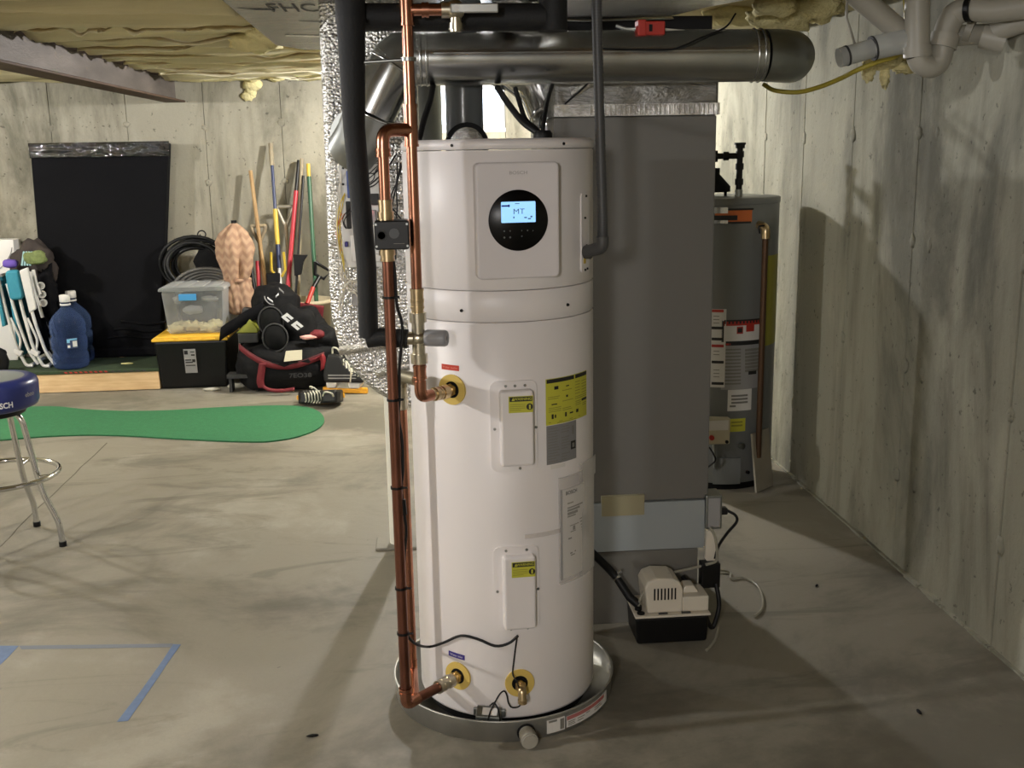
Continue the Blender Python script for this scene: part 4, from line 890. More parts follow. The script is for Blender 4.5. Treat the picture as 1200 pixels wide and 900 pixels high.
# ================================================================== CONDENSATE PUMP
cu_ = thing('condensate_pump', 'white vented condensate pump on a black tank on the floor', 'pump', (.765, 3.28, 0))
bf = fl(747, 757); br_ = fl(829, 753); bl_ = Vector((bf.x-.012, GY-.03, 0)); W_ = br_.x-bf.x
MB().frust((bf.x+W_/2, bf.y+.082), (W_, .155), (W_+.012, .165), .002, .096).build('reservoir', BLACK, cu_, bevel=.008, seg=3)
MB().box((bf.x-.009, bf.y-.006, .097), (bf.x+W_+.009, bf.y+.170, .105)).build('lid', ALMOND, cu_, bevel=.003)
mx0 = bf.x+.036; my = bf.y+.014
mh = MB().prism([(0, 0), (.118, 0), (.118, .078), (.108, .105), (.085, .118), (.03, .122), (.0, .112), (-.01, .09)], (mx0, my, .105), (1, 0, 0), (0, 0, 1), (0, .12, 0)).build('motor_cover', ALMOND, cu_, bevel=.007, seg=3)
for i in range(7): MB().box((mx0+.020+i*.0115, my-.0014, .152), (mx0+.025+i*.0115, my+.004, .192)).build('vent_slot', BLACK, mh)
for i in range(7): MB().box((mx0+.020+i*.0115, my+.117, .152), (mx0+.025+i*.0115, my+.1214, .192)).build('vent_slot', BLACK, mh)
MB().box((mx0+.116, my+.0, .105), (mx0+.205, my+.105, .158)).build('switch_cover', ALMOND, cu_, bevel=.006, seg=3)
MB().frust((mx0+.148, my+.06), (.06, .06), (.03, .05), .158, .182).build('switch_hump', ALMOND, cu_, bevel=.004)
for x in (.035, .112): MB().box((mx0+x, my-.010, .1052), (mx0+x+.03, my-.004, .109)).build('clip_slot', BAGG, cu_)
MB().lathe([(.013, 0), (.013, .004)], (bf.x+.014, bf.y+.018, .1052), n=18).build('inlet_hole', BLACK, cu_)
MB().lathe([(.012, 0), (.012, .014)], (bf.x+.012, bf.y+.05, .1052), n=18).build('inlet_grommet', BLACK, cu_)
text('))', .012, planefn((mx0+.08, my+.05, .2235), (1, 0, 0), (0, 1, 0)), INKG, cu_, 'cover_mark')
dt = thing('drain_hose', 'black drain hose with a bright clamp running from the tank to the pump', 'hose', (.62, 3.3, .11))
h0 = at(690, 644, 3.33); h1 = at(722, 676, 3.33); h2 = Vector((bf.x+.014, bf.y+.055, .12))
MB().tube([h0, at(712, 665, 3.33), h1, at(738, 700, 3.28), h2], [.0135, .0135, .0135, .0145, .0145], 16).build('hose_run', RUBBER, dt)
d = (h1-h0).normalized(); MB().tube([h1-d*.006, h1+d*.006], .0165, 20).build('hose_clamp', CHROME, dt)
MB().cyl(h1+Vector((.0, -.0, .012)), h1+Vector((.018, -.004, .022)), .006, n=8).build('clamp_screw', CHROME, dt)
tag(MB().tube(smooth_path([Vector((bf.x+.012, bf.y+.05, .118)), at(751, 700, 3.26), at(757, 690, 3.27), at(768, 680, 3.30), at(785, 672, 3.33), at(810, 666, 3.335), at(830, 661, 3.30), at(840, 655, 3.30), at(838, 630, 3.30), at(832, 618, 3.31)], 6), .0048, 10).build('discharge_tube', TUBE), 'clear thin tube arching from the pump up to the outlet box', 'tube')
gp = [fl(842, 668, .01), fl(856, 671, .006), fl(857, 678, .006), fl(872, 677, .006), fl(888, 687, .006), fl(894, 702, .006), fl(892, 715, .006), fl(884, 722, .006)]
tag(MB().tube(smooth_path(gp, 6), .005, 8).build('tube_loop', TUBE), 'clear tube lying in a loop on the floor right of the furnace', 'tube')
tag(MB().tube(smooth_path([fl(842, 735, .006), fl(838, 750, .006), fl(828, 762, .006)], 6), .005, 8).build('tube_end', TUBE), 'short clear tube end on the floor right of the pump', 'tube')

# ================================================================== GAS WATER HEATER
GC = Vector((1.425, 5.03)); GR = .262
gh = thing('gas_water_heater', 'grey gas water heater half hidden behind the furnace by the right wall', 'water heater', (GC.x, GC.y, 0))
g3 = (GC.x, GC.y, 0)
MB().lathe([(GR-.015, 0), (GR-.015, .035)], g3, n=48).build('base_ring', BLACKM, gh)
MB().lathe([(GR-.004, .035), (GR, .04), (GR, 1.345), (GR-.004, 1.35)], g3, n=72).build('tank_jacket', GAS, gh)
MB().lathe([(GR+.003, 1.348), (GR+.003, 1.372), (GR-.006, 1.376), (.0001, 1.376)], g3, n=72).build('top_pan', GAS, gh)
def gk(x, y, R=GR): return tk(x, y, R, GC)
def gphi(x, y): p = gk(x, y); return math.degrees(atan2(p.x-GC.x, -(p.y-GC.y))), p.z
def gpatch(b, a, c, d0=0.0, d1=.001, i=0):
    p0, z1 = gphi(*a); p1, z0 = gphi(*c); b.mt(i).patch(p0, p1, z0, z1, GR+d0-.0005, GR+d1, GC); return b
b = MB(); gpatch(b, (838, 246), (881, 260)); gpatch(b, (836, 244.5), (883, 246), .0005, .0015, 1); gpatch(b, (838, 260), (880, 261.5), .0005, .0015, 1); gpatch(b, (832, 252.5), (864, 258), .001, .002, 1)
b.build('logo_decal', [ORANGE, INK], gh, label='orange and black decal')
b = MB(); gpatch(b, (828, 243), (853, 250), .001, .002); gpatch(b, (828, 258), (853, 262), .001, .002); b.build('decal_plate', STEEL, gh)
b = MB(); gpatch(b, (846, 376), (893, 401), 0, .001, 0)
for a, c, i in (((846, 375), (893, 377), 1), ((846, 400), (893, 402), 1), ((846, 376), (848, 401), 1), ((891, 376), (893, 401), 1), ((848, 377), (891, 379.5), 2)): gpatch(b, a, c, .001, .0016, i)
for x, y, w_ in ((867, 387, 7), (879, 384, 9)): gpatch(b, (x-w_/2, y-4), (x+w_/2, y+4), .001, .0016, 2)
gpatch(b, (864.5, 384.5), (869.5, 389.5), .0016, .002, 1)
b.build('danger_label', [PAPER, INK, RED], gh)
b = MB(); gpatch(b, (846, 403), (892, 453), 0, .001, 0)
for i in range(11):
    y = 409+i*4; gpatch(b, (849, y), (868, y+1.2), .001, .0015, 1)
    if i < 7: gpatch(b, (873, y), (889, y+1.2), .001, .0015, 1)
gpatch(b, (877, 435), (886, 438), .001, .0016, 2); gpatch(b, (850, 402.5), (856, 404.5), .001, .0016, 3)
b.build('instruction_sheet', [PAPERG, INKG, INK, RED], gh)
b = MB(); gpatch(b, (834, 362), (849, 454), .0004, .0016, 0)
for y, i in ((364, 2), (405, 2), (384, 1), (397, 1), (424, 1), (449, 1)): gpatch(b, (834, y-1.5), (848, y+2), .0016, .0022, i)
for y in (370, 374, 378, 411, 415, 433, 437, 441): gpatch(b, (836, y), (843, y+1), .0016, .002, 3)
b.build('warning_sheet', [PAPER, INK, RED, INKG], gh)
b = MB(); gpatch(b, (853, 457), (880, 480)); [gpatch(b, (857, y), (876, y+1), .001, .0015, 1) for y in (463, 467, 471)]; gpatch(b, (855, 475), (862, 477), .001, .0015, 1); b.build('rating_label', [PAPER, INKG], gh)
b = MB(); gpatch(b, (855, 491), (873, 505)); [gpatch(b, (857, y), (870, y+1.2), .001, .0015, 1) for y in (494, 498)]; b.build('yellow_sticker', [YELLOW, INKY], gh)
b = MB(); gpatch(b, (898, 300), (908, 400)); b.build('energy_guide', mat('label_olive', (150, 146, 56), .5), gh, label='yellow energy guide label on the side')
# gas control, burner door, knob, relief pipe
gv0, gv1 = at(829, 491, 4.74), at(855, 520, 4.74)
gvo = MB().box((gv0.x, 4.735, gv1.z), (gv1.x, 4.80, gv0.z)).build('gas_control', mat('control_cream', (190, 182, 156), .5), gh, bevel=.005)
MB().box((gv0.x+.005, 4.7335, gv0.z-.055), (gv1.x-.01, 4.7355, gv0.z-.008)).build('control_label', PAPER, gvo)
MB().cyl((gv1.x-.016, 4.728, gv1.z+.012), (gv1.x-.016, 4.737, gv1.z+.012), .008, n=14).build('igniter_button', BLACK, gvo)
MB().cyl((gv0.x+.02, 4.725, gv1.z+.035), (gv0.x+.02, 4.737, gv1.z+.035), .012, n=14).build('red_knob', RED, gvo)
kn_ = gk(867, 522); MB().cyl(kn_, kn_+Vector((.01, -.02, 0)), .014, n=14).build('drain_plug', STEELD, gh)
b = MB(); gpatch(b, (836, 536), (866, 566), 0, .012); b.build('burner_door', GAS, gh)
p_ = gk(875, 553); MB().cyl(p_, p_+Vector((.006, -.012, 0)), .008, n=12).build('sight_hole', BLACK, gh)
MB().tube(smooth_path([at(831, 524, 4.74), at(836, 532, 4.73), at(838, 540, 4.73), at(829, 548, 4.74)], 5), .004, 8).build('igniter_wire', RUBBER, gh)
tb = at(848, 530, 4.74); MB().tube([(gv0.x+.04, 4.76, gv1.z), (gv0.x+.045, 4.755, gv1.z-.12)], .008, 10).build('gas_tube', STEELD, gh)
tp0, tp1 = gk(897, 277, GR+.045), gk(893, 535, GR+.045)
tprx = tp0.x; tpry = tp0.y
rl = MB().cyl((tprx, tpry, tp1.z), (tprx, tpry, tp0.z), .014, n=16).build('relief_pipe', mat('copper_brown', (96, 72, 54), .45, .7), gh, label='dull copper relief pipe')
MB().tube(fillet([(tprx, tpry, tp0.z-.01), (tprx, tpry, tp0.z+.04), (tprx-.02, tpry+.05, tp0.z+.05)], .02), .02, 14).build('relief_valve', BRASS, gh)
MB().tube(smooth_path([(tprx-.01, tpry-.01, tp0.z+.05), (tprx-.035, tpry-.012, tp0.z+.045), (tprx-.03, tpry-.012, tp0.z+.015)], 5), .004, 8).build('test_lever', BLACK, gh)
# top fittings: black iron pipe with tee, draft hood
gx_ = 1.47; gy_ = 4.93
ip = thing('gas_pipe', 'black iron pipe with a tee standing on the grey gas heater', 'pipe', (gx_, gy_, 1.376))
MB().cyl((gx_, gy_, 1.377), (gx_, gy_, 1.60), .0145, n=16).build('riser', RUBBER, ip)
MB().cyl((gx_, gy_, 1.377), (gx_, gy_, 1.41), .018, n=16).build('nipple', STEELD, ip)
for z in (1.43, 1.50, 1.555): MB().cyl((gx_, gy_, z), (gx_, gy_, z+.028), .0195, n=14).build('coupling', RUBBER, ip)
MB().cyl((gx_, gy_, 1.596), (gx_, gy_, 1.615), .023, n=10).cyl((gx_, gy_, 1.612), (gx_, gy_, 1.622), .028, n=8).build('cap', RUBBER, ip)
MB().cyl((gx_, gy_, 1.562), (gx_-.13, gy_+.02, 1.562), .0135, n=14).cyl((gx_-.05, gy_+.007, 1.562), (gx_-.075, gy_+.011, 1.562), .02, n=10).cyl((gx_-.1, gy_+.015, 1.562), (gx_-.118, gy_+.018, 1.562), .026, n=6).build('branch', RUBBER, ip)
MB().cyl((gx_-.13, gy_+.02, 1.49), (gx_-.13, gy_+.02, 1.625), .017, n=14).build('side_drop', RUBBER, ip)
MB().cyl((gx_-.13, gy_+.02, 1.377), (gx_-.13, gy_+.02, 1.5), .0135, n=14).build('side_drop', RUBBER, ip)
dh = thing('draft_hood', 'dark round draft hood on top of the gas heater', 'vent', (GC.x, GC.y, 1.376))
MB().lathe([(.09, .02), (.09, .045), (.04, .10), (.04, .13)], (GC.x-.06, GC.y, 1.377), n=28).build('hood', BLACKM, dh)
for a in range(3): an = a*2.1; MB().box((GC.x-.06+.07*cos(an)-.006, GC.y+.07*sin(an)-.006, 1.3765), (GC.x-.06+.07*cos(an)+.006, GC.y+.07*sin(an)+.006, 1.41)).build('hood_leg', BLACKM, dh)
# leaning board at its foot
lbd = at(880, 503, 4.74); lb2 = at(909, 500, 4.86); l3 = at(879, 567, 4.72)
MB().box((0, 0, 0), (.15, .012, .285), Matrix.Translation((1.545, 4.700, .002)) @ Matrix.Rotation(rad(40), 4, 'Z') @ Matrix.Rotation(rad(-6), 4, 'X'))
bo = MB().box((0, 0, 0), (.155, .010, .285), Matrix.Translation((1.53, 4.705, .002)) @ Matrix.Rotation(rad(42), 4, 'Z') @ Matrix.Rotation(rad(-7), 4, 'X')).build('leaning_board', mat('board_grey_beige', (150, 143, 126), .7, var=.15), bevel=.002)
tag(bo, 'pale board leaning against the foot of the gas heater', 'board')

# ================================================================== PIPES UNDER THE CEILING, RIGHT
pv = thing('pvc_drain', 'thick white plastic drain pipes with a U-bend under the ceiling at the right', 'pipe', (1.5, 3.3, 1.8))
V0 = at(1075, -5, 3.25); V1 = at(1075, 64, 3.25); V2 = at(1092, 78, 3.25); V3 = at(1105, 52, 3.25); V4 = at(1112, 28, 3.25); V5 = at(1140, 10, 3.2); V6 = at(1215, 6, 3.05)
MB().tube([V0+Zz*.1, V0, V1], .037, 20).build('drop_pipe', PVC, pv)
MB().tube(smooth_path([V1, at(1080, 74, 3.25), V2, at(1101, 70, 3.25), V3], 6), .034, 20).build('u_bend', PVC, pv)
MB().tube(smooth_path([V3, V4, at(1122, 15, 3.24), V5], 6), .036, 20).build('upper_elbow', PVC, pv)
MB().tube([V5, at(1165, 12, 3.15), V6], .036, 20).build('sloping_run', PVC, pv)
MB().tube([at(1075, 54, 3.25), at(1075.3, 67, 3.25)], .0415, 22).build('hub', PVC, pv)
dd = (V4-V3).normalized(); MB().tube([V3-dd*.01, V3+dd*.03], .042, 22).build('hub', PVC, pv)
MB().tube([at(1064, 43, 3.25)+Zz*-.005, at(1064, 43, 3.25)], .001, 4).build('burr', PVC, pv) if False else None
d6 = (V6-V5).normalized(); q_ = at(1138, 10, 3.2)
MB().tube([q_+d6*.0-d6*.008, q_+d6*.008], .0395, 22).build('pipe_strap', BLACK, pv, label='black hanger strap')
L0 = at(1115, 42, 3.32); L1 = at(1160, 40, 3.25); L2 = at(1215, 20, 3.1)
MB().tube([L0, L1, L2], .031, 18).build('lower_run', PVC, pv)
MB().tube([at(1150, 42, 3.25), at(1178, 48, 3.22)], [.036, .037], 18).build('lower_fitting', PVC, pv)
MB().tube([at(1132, 34, 3.28), at(1140, 36, 3.27)], .037, 18).build('hub', PVC, pv)
D0 = at(1005, -5, 3.3); D1 = at(1060, 42, 3.3)
MB().tube([D0+Vector((-.05, 0, .06)), D0, D1], .034, 18).build('diagonal_pipe', PVC, pv)
MB().tube([D1-(D1-D0).normalized()*.02, D1+(D1-D0).normalized()*.02], .039, 18).build('hub', PVC, pv)
fx = thing('clear_hose', 'clear ribbed plastic hose end clamped beside the white U-bend', 'hose', at(1000, 62, 3.3))
E0, E1, E2 = at(983, 68, 3.3), at(1025, 56, 3.3), at(1066, 47, 3.27)
MB().tube([E0, E0.lerp(E1, .5), E1], .029, 22).build('hose_end', film('hose_clear', (206, 208, 204), .5, .12), fx)
MB().tube([E1, E1.lerp(E2, .5), E2], .036, 22).build('hose_sleeve', MATS['hose_clear'], fx)
for t in (.22, .95): MB().tube([E0.lerp(E1, t)-(E1-E0).normalized()*.003, E0.lerp(E1, t)+(E1-E0).normalized()*.003], .031 if t < .5 else .0375, 22).build('hose_band', BAGG, fx)
tag(MB().strip([at(992, 18, 3.3)+Zz*.05, at(992, 20, 3.3), at(1003, 55, 3.3)], (.008, 0, 0), (0, .002, 0)).build('hanger_strap', PVC), 'thin pale strap holding up the clear hose end', 'strap')
tag(MB().tube(smooth_path([at(895, 99, 3.66), at(908, 106, 3.62), at(935, 108, 3.58), at(960, 102, 3.52), at(985, 92, 3.45), at(1005, 82, 3.38), at(1030, 72, 3.36), at(1055, 62, 3.36), at(1062, 30, 3.4), at(1060, -12, 3.4)], 6), .0075, 12).build('gas_tube', YGAS), 'yellow flexible gas tube sagging in front of the right wall', 'tube')
for i, (x, y, Y, r, sd) in enumerate(((1035, 72, 3.5, (.07, .05, .035), 2), (1062, 80, 3.55, (.06, .04, .03), 5), (1020, 85, 3.5, (.02, .02, .05), 8), (920, 18, 3.9, (.10, .06, .05), 4), (1037, 92, 3.52, (.02, .015, .045), 9))):
    pass
ic = MB()
for (x, y, Y, r, sd) in ((1035, 70, 3.5, (.06, .05, .03), 2), (1062, 76, 3.52, (.05, .04, .026), 5), (1018, 80, 3.5, (.022, .02, .045), 8), (1037, 88, 3.5, (.016, .015, .04), 9)): ic.blob(at(x, y, Y), r, 16, 11, .5, 2.5, sd)
tag(ic.build('foam_insulation_piece', INSULY), 'ragged cream insulation clump under the clear hose', 'insulation')
ic = MB().blob(at(916, 20, 3.95), (.12, .08, .05), 18, 12, .5, 2.2, 4).blob(at(955, 8, 3.95), (.1, .08, .05), 18, 12, .5, 2.2, 6)
ic.build('fibreglass_tuft', INSULY, ceiling)

# ================================================================== BACK WALL STORAGE
# hitting platform: pine frame, dark turf
PF = 7.53; PZ = .155
px0, px1 = -3.9, -1.885
hp = thing('turf_platform', 'low pine-framed platform topped with dark green turf in front of the black screen', 'platform', ((px0+px1)/2, PF, 0))
MB().box((px0, PF, .004), (px1, PF+.038, PZ-.022)).build('front_board', WOODP, hp, bevel=.003)
MB().box((px1-.038, PF+.038, .004), (px1, YB-.05, PZ-.022)).build('side_board', WOODP, hp, bevel=.003)
MB().box((px0, PF+.04, .004), (px1-.04, YB-.05, PZ-.03)).build('core', WOODJ, hp)
MB().box((px0, PF-.006, PZ-.022), (px1+.006, YB-.04, PZ)).build('turf_top', TURFD, hp, bevel=.004)
for i in range(9): x = -2.52+i*.034; MB().prism([(0, 0), (.018, 0), (.010, .012), (-.008, .012)], (x, PF-.0075, PZ-.017), (1, 0, 0), (0, 0, 1), (0, .002, 0)).build('edge_mark', RED, hp, label='red slanted edge mark')
for i in range(6): x = -2.2+i*.042; MB().prism([(0, 0), (.02, 0), (.010, .012), (-.010, .012)], (x, PF-.0075, PZ-.017), (1, 0, 0), (0, 0, 1), (0, .002, 0)).build('edge_mark', BAGG, hp)
tag(MB().tube(smooth_path([fl(100, 417, PZ+.004), fl(115, 417, PZ+.004), fl(126, 414, PZ+.004), fl(138, 414, PZ+.004), fl(148, 417, PZ+.004), fl(140, 418, PZ+.004), fl(128, 415, PZ+.004)], 6), .004, 6).build('string', mat('string_tan', (170, 140, 100), .8)), 'thin tan string lying on the dark turf platform', 'string')
tag(MB().blob(fl(149, 426, PZ+.006), (.045, .012, .007), 14, 8).build('paper_scrap', mat('scrap_cream', (206, 200, 140), .7)), 'small cream scrap near the front edge of the turf platform', 'scrap')
# screen
sn = thing('black_screen', 'large black fabric panel with glossy wrapped top standing against the back wall', 'screen', (-2.35, 8.0, PZ))
BLp, BRp, TLp, TRp = (-2.80, PZ+.002), (-1.985, PZ+.002), (-2.775, 1.712), (-1.805, 1.702)
YS = 8.06
v = []
for (Y, o) in ((YS, 0), (YS+.10, 0)):
    v += [(BLp[0], Y-.05 if Y == YS else Y-.02, BLp[1]), (BRp[0], Y-.05 if Y == YS else Y-.02, BRp[1]), (TRp[0], Y, TRp[1]), (TLp[0], Y, TLp[1])]
MB().add(v, [(0, 1, 2, 3), (7, 6, 5, 4), (0, 4, 5, 1), (1, 5, 6, 2), (2, 6, 7, 3), (3, 7, 4, 0)]).build('fabric_panel', FABRIC, sn, bevel=.012)
nx, nz = 60, 10; v = []
for j in range(nz+1):
    for i in range(nx+1):
        t = i/nx; z = 1.715-.105*j/nz; x = TLp[0]-.004+(TRp[0]-TLp[0]+.008)*t
        k = noise.noise(Vector((t*34, j*.9, 2)))*.014+noise.noise(Vector((t*11, j*.5, 7)))*.018
        v.append((x, YS-.016-k, z))
f = [(j*(nx+1)+i, (j+1)*(nx+1)+i, (j+1)*(nx+1)+i+1, j*(nx+1)+i+1) for j in range(nz) for i in range(nx)]
n0 = len(v); v += [(p[0], YS+.0, p[2]) for p in v]; f += [tuple(n0+q for q in reversed(p)) for p in f[:nz*nx]]
for i in range(nx): f.append((i, i+1, n0+i+1, n0+i)); f.append((nz*(nx+1)+i, n0+nz*(nx+1)+i, n0+nz*(nx+1)+i+1, nz*(nx+1)+i+1))
MB().add(v, f, True).build('plastic_wrap', WRAP, sn, label='glossy black plastic wrap with bright creases')
for i in range(3):
    z = .30+.055*i; P = [(-2.35+.05*i+.07*k, YS-.05+.006*sin(k*1.7)+.003*i, z+.012*sin(k*.9+i)) for k in range(6)]
    MB().tube(smooth_path(P, 4), [.001]+[.011]*19+[.011]*0+[.001] if False else .010, 8).build('fabric_fold', FABRIC, sn)
MB().box((-2.5, YS-.075, PZ+.002), (-1.99, YS-.01, .235)).build('bottom_roll', FABRIC, sn, bevel=.02)
# water bottles
bz = PZ+.001
def bottle(x, Y, lab):
    t = thing('water_bottle', lab, 'bottle', (x, Y, bz), 'blue water cooler bottles on the turf platform')
    pf_ = [(.0001, .006), (.10, .002), (.128, .012), (.134, .04), (.134, .10), (.122, .116), (.122, .124), (.134, .14), (.134, .215), (.122, .229), (.122, .237), (.134, .25), (.134, .31), (.128, .335), (.10, .375), (.06, .41), (.036, .43), (.031, .45), (.031, .475)]
    MB().lathe([(r*.90, z) for r, z in pf_], (x, Y, bz), n=40).build('jug', BLUEJ, t)
    MB().lathe([(.034, .468), (.036, .470), (.036, .512), (.032, .518), (.0001, .518)], (x, Y, bz), n=28).build('cap', CARD, t, label='white cap')
    MB().ring((x, Y, bz+.445), (0, 0, 1), .030, .036, .012, 28).build('neck_ring', CARD, t)
    return t
B1 = bottle(at(80, 390, 7.66).x, 7.66, 'blue plastic water bottle with a round white label, in front')
B2 = bottle(at(87, 385, 7.885).x, 7.885, 'blue plastic water bottle half hidden behind the other bottle')
bc = Vector((wloc(B1).x, wloc(B1).y)); b = MB()
b.patch(10, 44, bz+.155, bz+.225, .114, .1215, bc, nc=8); b.mt(1).patch(11, 20, bz+.195, bz+.22, .1215, .1220, bc).patch(20, 43, bz+.212, bz+.223, .1215, .1220, bc); b.mt(2).patch(28, 42, bz+.165, bz+.205, .1215, .1220, bc).patch(12, 20, bz+.160, bz+.178, .1215, .1220, bc)
b.build('label', [mat('label_navy', (40, 56, 90), .5), mat('label_sky', (120, 180, 210), .5), PAPER], B1)
# folded beach chairs, white frames
WFR = mat('white_tube_paint', (208, 206, 200), .35)
def chair(lab, X, Y, fab, fabcol, arm):
    t = thing('folding_chair', lab, 'chair', (X, Y, bz), 'folded beach chairs beside the bottles')
    top = bz+.66; M = lambda x, y, z: (X+x, Y+y, bz+z)
    for dy in (-.0, .30):
        MB().tube(fillet([M(-.05, dy, .66), M(-.02, dy, .40), M(.02, dy, .15), M(.075, dy, .014), M(.12, dy, .014)], .05), .012, 10).build('rear_rail', WFR, t)
        MB().tube(fillet([M(.0, dy+.02, .60), M(.05, dy+.02, .30), M(.10, dy+.02, .10), M(.15, dy+.02, .02)], .06), .012, 10).build('front_rail', WFR, t)
        MB().tube(fillet([M(-.0, dy+.01, .36), M(.055, dy+.01, .2), M(.02, dy+.01, .08)], .04), .009, 8).build('brace', WFR, t)
        MB().box((-.03, -.018, -.0), (.03, .018, .035), Matrix.Translation(Vector(M(.02, dy, .10))) @ Matrix.Rotation(rad(30), 4, 'Y')).build('hinge', CARD, t, bevel=.004)
    MB().cyl(M(-.05, 0, .655), M(-.05, .30, .655), .012, n=10).build('top_bar', WFR, t)
    MB().cyl(M(.10, 0, .016), M(.10, .30, .016), .012, n=10).build('foot_bar', WFR, t)
    if arm:
        q = [at(x, y, Y-.03) for x, y in ((23, 317), (33, 313), (43, 362), (35, 367))]
        MB().prism([(p.x, p.z) for p in q], (0, Y-.045, 0), (1, 0, 0), (0, 0, 1), (0, .03, 0)).build('armrest', arm, t, bevel=.008)
        for a_, b_ in (((39, 316), (47, 345)), ((36, 318), (50, 372))): MB().tube(smooth_path([at(*a_, Y+.05), at((a_[0]+b_[0])/2-1, (a_[1]+b_[1])/2, Y+.05), at(*b_, Y+.05)], 4), .012, 10).build('arm_rail', WFR, t)
    else: MB().prism([(-.052, .30), (-.025, .31), (-.048, .66), (-.068, .66)], (X, Y-.03, bz), (1, 0, 0), (0, 0, 1), (0, .36, 0)).build('fabric_back', fab, t, bevel=.008)
    MB().prism([(-.01, .08), (.012, .08), (-.005, .60), (-.03, .60)], (X+.03, Y+.02, bz), (1, 0, 0), (0, 0, 1), (0, .26, 0)).build('seat_fabric', fabcol, t, bevel=.006)
    return t
c1 = chair('folded white-framed beach chair with a teal headrest, nearest the white box', at(15, 400, 7.70).x, 7.70, TEAL, TEAL, None)
c2 = chair('folded white-framed beach chair with a pale armrest, beside the blue bottles', at(38, 400, 7.66).x-.02, 7.66, CARD, FABRIC, mat('armrest_white', (205, 203, 198), .45))
a0 = at(17, 334, 7.64); tag(MB().prism(rrect(.095, .21, .03, 4), (a0.x, 7.62, a0.z), (.99, 0, .06), (-.06, 0, .99), (0, .06, 0)).build('teal_pillow', TEAL, bevel=.02, seg=3), 'teal pillow hooked over the folded chair nearest the white box', 'pillow')
pb = at(12, 309, 7.72); tag(MB().blob(pb, (.05, .04, .03), 14, 10, .2, 2, 1, sq=.7).build('purple_cloth', mat('purple', (96, 72, 160), .7)), 'small purple bundle on top of the folded chairs', 'cloth')
bgp = at(36, 292, 7.85)
bb = thing('beach_bag', 'dark brown bag with a striped green flap on top of the folded chairs', 'bag', (bgp.x, 7.85, .70))
MB().blob((bgp.x, 7.88, bgp.z-.14), (.15, .10, .20), 28, 18, .35, 2.2, 5).build('bag_body', BROWN, bb)
fp = at(41, 302, 7.72); MB().blob(fp, (.075, .035, .045), 20, 14, .25, 2.5, 2, sq=.7).build('green_flap', OLIVE, bb)
for i in range(4): q = at(27+i*3.2, 303, 7.71); MB().box((-.006, -.006, -.05), (.006, .004, .05), Matrix.Translation(q) @ Matrix.Rotation(rad(14), 4, 'Y')).build('stripe', mat('stripe_pale_teal', (150, 186, 186), .7), bb)
MB().blob((bgp.x+.09, 7.82, bgp.z-.30), (.07, .06, .20), 20, 14, .45, 3, 8).build('side_pouch', FABRIC, bb)
for i in range(3): q = at(48+i*1.5, 335+i*10, 7.74); MB().ring(q, (0, -1, .2), .018, .028, .01, 16).build('strap_ring', WFR, bb)
# white boxes at the frame edge
wx = at(17.5, 300, 8.0).x
wbx = thing('white_box', 'white board box at the left edge of the photo beside the folded chairs', 'box', (wx-.25, 8.07, bz))
MB().box((wx-.5, 8.0, .58), (wx, 8.15, at(10, 281, 8.0).z)).build('upper_body', CARD, wbx, bevel=.006)
MB().tube(smooth_path([at(-2, 317, 7.998), at(6, 308, 7.998), at(12, 298, 7.998), at(14, 290, 7.998)], 5), .0035, 6).build('cord', PAPERG, wbx)
for i in range(2): q = at(.5, 325+i*4, 7.998); MB().box((-.02, -.002, -.006), (.012, .001, .006), Matrix.Translation(q)).build('red_print', RED, wbx)
MB().box((wx-.5, 8.01, bz), (wx-.065, 8.15, .578)).build('lower_body', CARD, wbx, bevel=.006)
q = at(2, 408, 7.58); tag(MB().blob((q.x-.03, 7.57, bz+.085), (.07, .03, .085), 18, 12, .2, 2, 2, sq=.7).build('black_shoe_bag', BLACKM), 'small black bag at the frame edge in front of the white box', 'bag')
# yellow lid tote
tx0, tx1 = at(188, 455, 7.5).x, at(266, 455, 7.5).x; tcx = (tx0+tx1)/2
tt = thing('storage_tote', 'black storage tote with a bright yellow lid under the clear bin', 'tote', (tcx, 7.76, 0))
MB().frust((tcx, 7.76), (tx1-tx0, .44), (tx1-tx0+.045, .52), .003, .345).build('tub', BLACK, tt, bevel=.015)
MB().prism([(-.262, 0), (.262, 0), (.262, .018), (.235, .036), (-.235, .036), (-.262, .018)], (tcx, 7.49, .345), (1, 0, 0), (0, 0, 1), (0, .56, 0)).build('lid', YLID, tt, bevel=.006)
for i in range(4): x = tcx-.14+i*.095; MB().box((x-.032, 7.475, .352), (x+.032, 7.488, .364)).build('lid_rib', YLID, tt, bevel=.003)
b = MB(); l0, l1 = at(215, 409, 7.503), at(231.5, 437, 7.503)
b.prism([(0, 0), (1, 0), (1, 1), (0, 1)], (l0.x, 7.5125, l1.z), (l1.x-l0.x, 0, 0), (0, .006, l0.z-l1.z) if False else (0, -.022, l0.z-l1.z), (0, .003, 0))
b.mt(1)
for (x, z, w_, h_) in ((.05, .78, .3, .16), (.6, .72, .3, .06), (.55, .86, .35, .04), (.08, .52, .5, .05), (.08, .42, .6, .05), (.65, .45, .25, .12), (.08, .3, .8, .04)):
    b.prism([(x, z), (x+w_, z), (x+w_, z+h_), (x, z+h_)], (l0.x, 7.5118, l1.z), (l1.x-l0.x, 0, 0), (0, -.022, l0.z-l1.z), (0, .001, 0))
b.build('paper_label', [PAPERG, INK], tt)
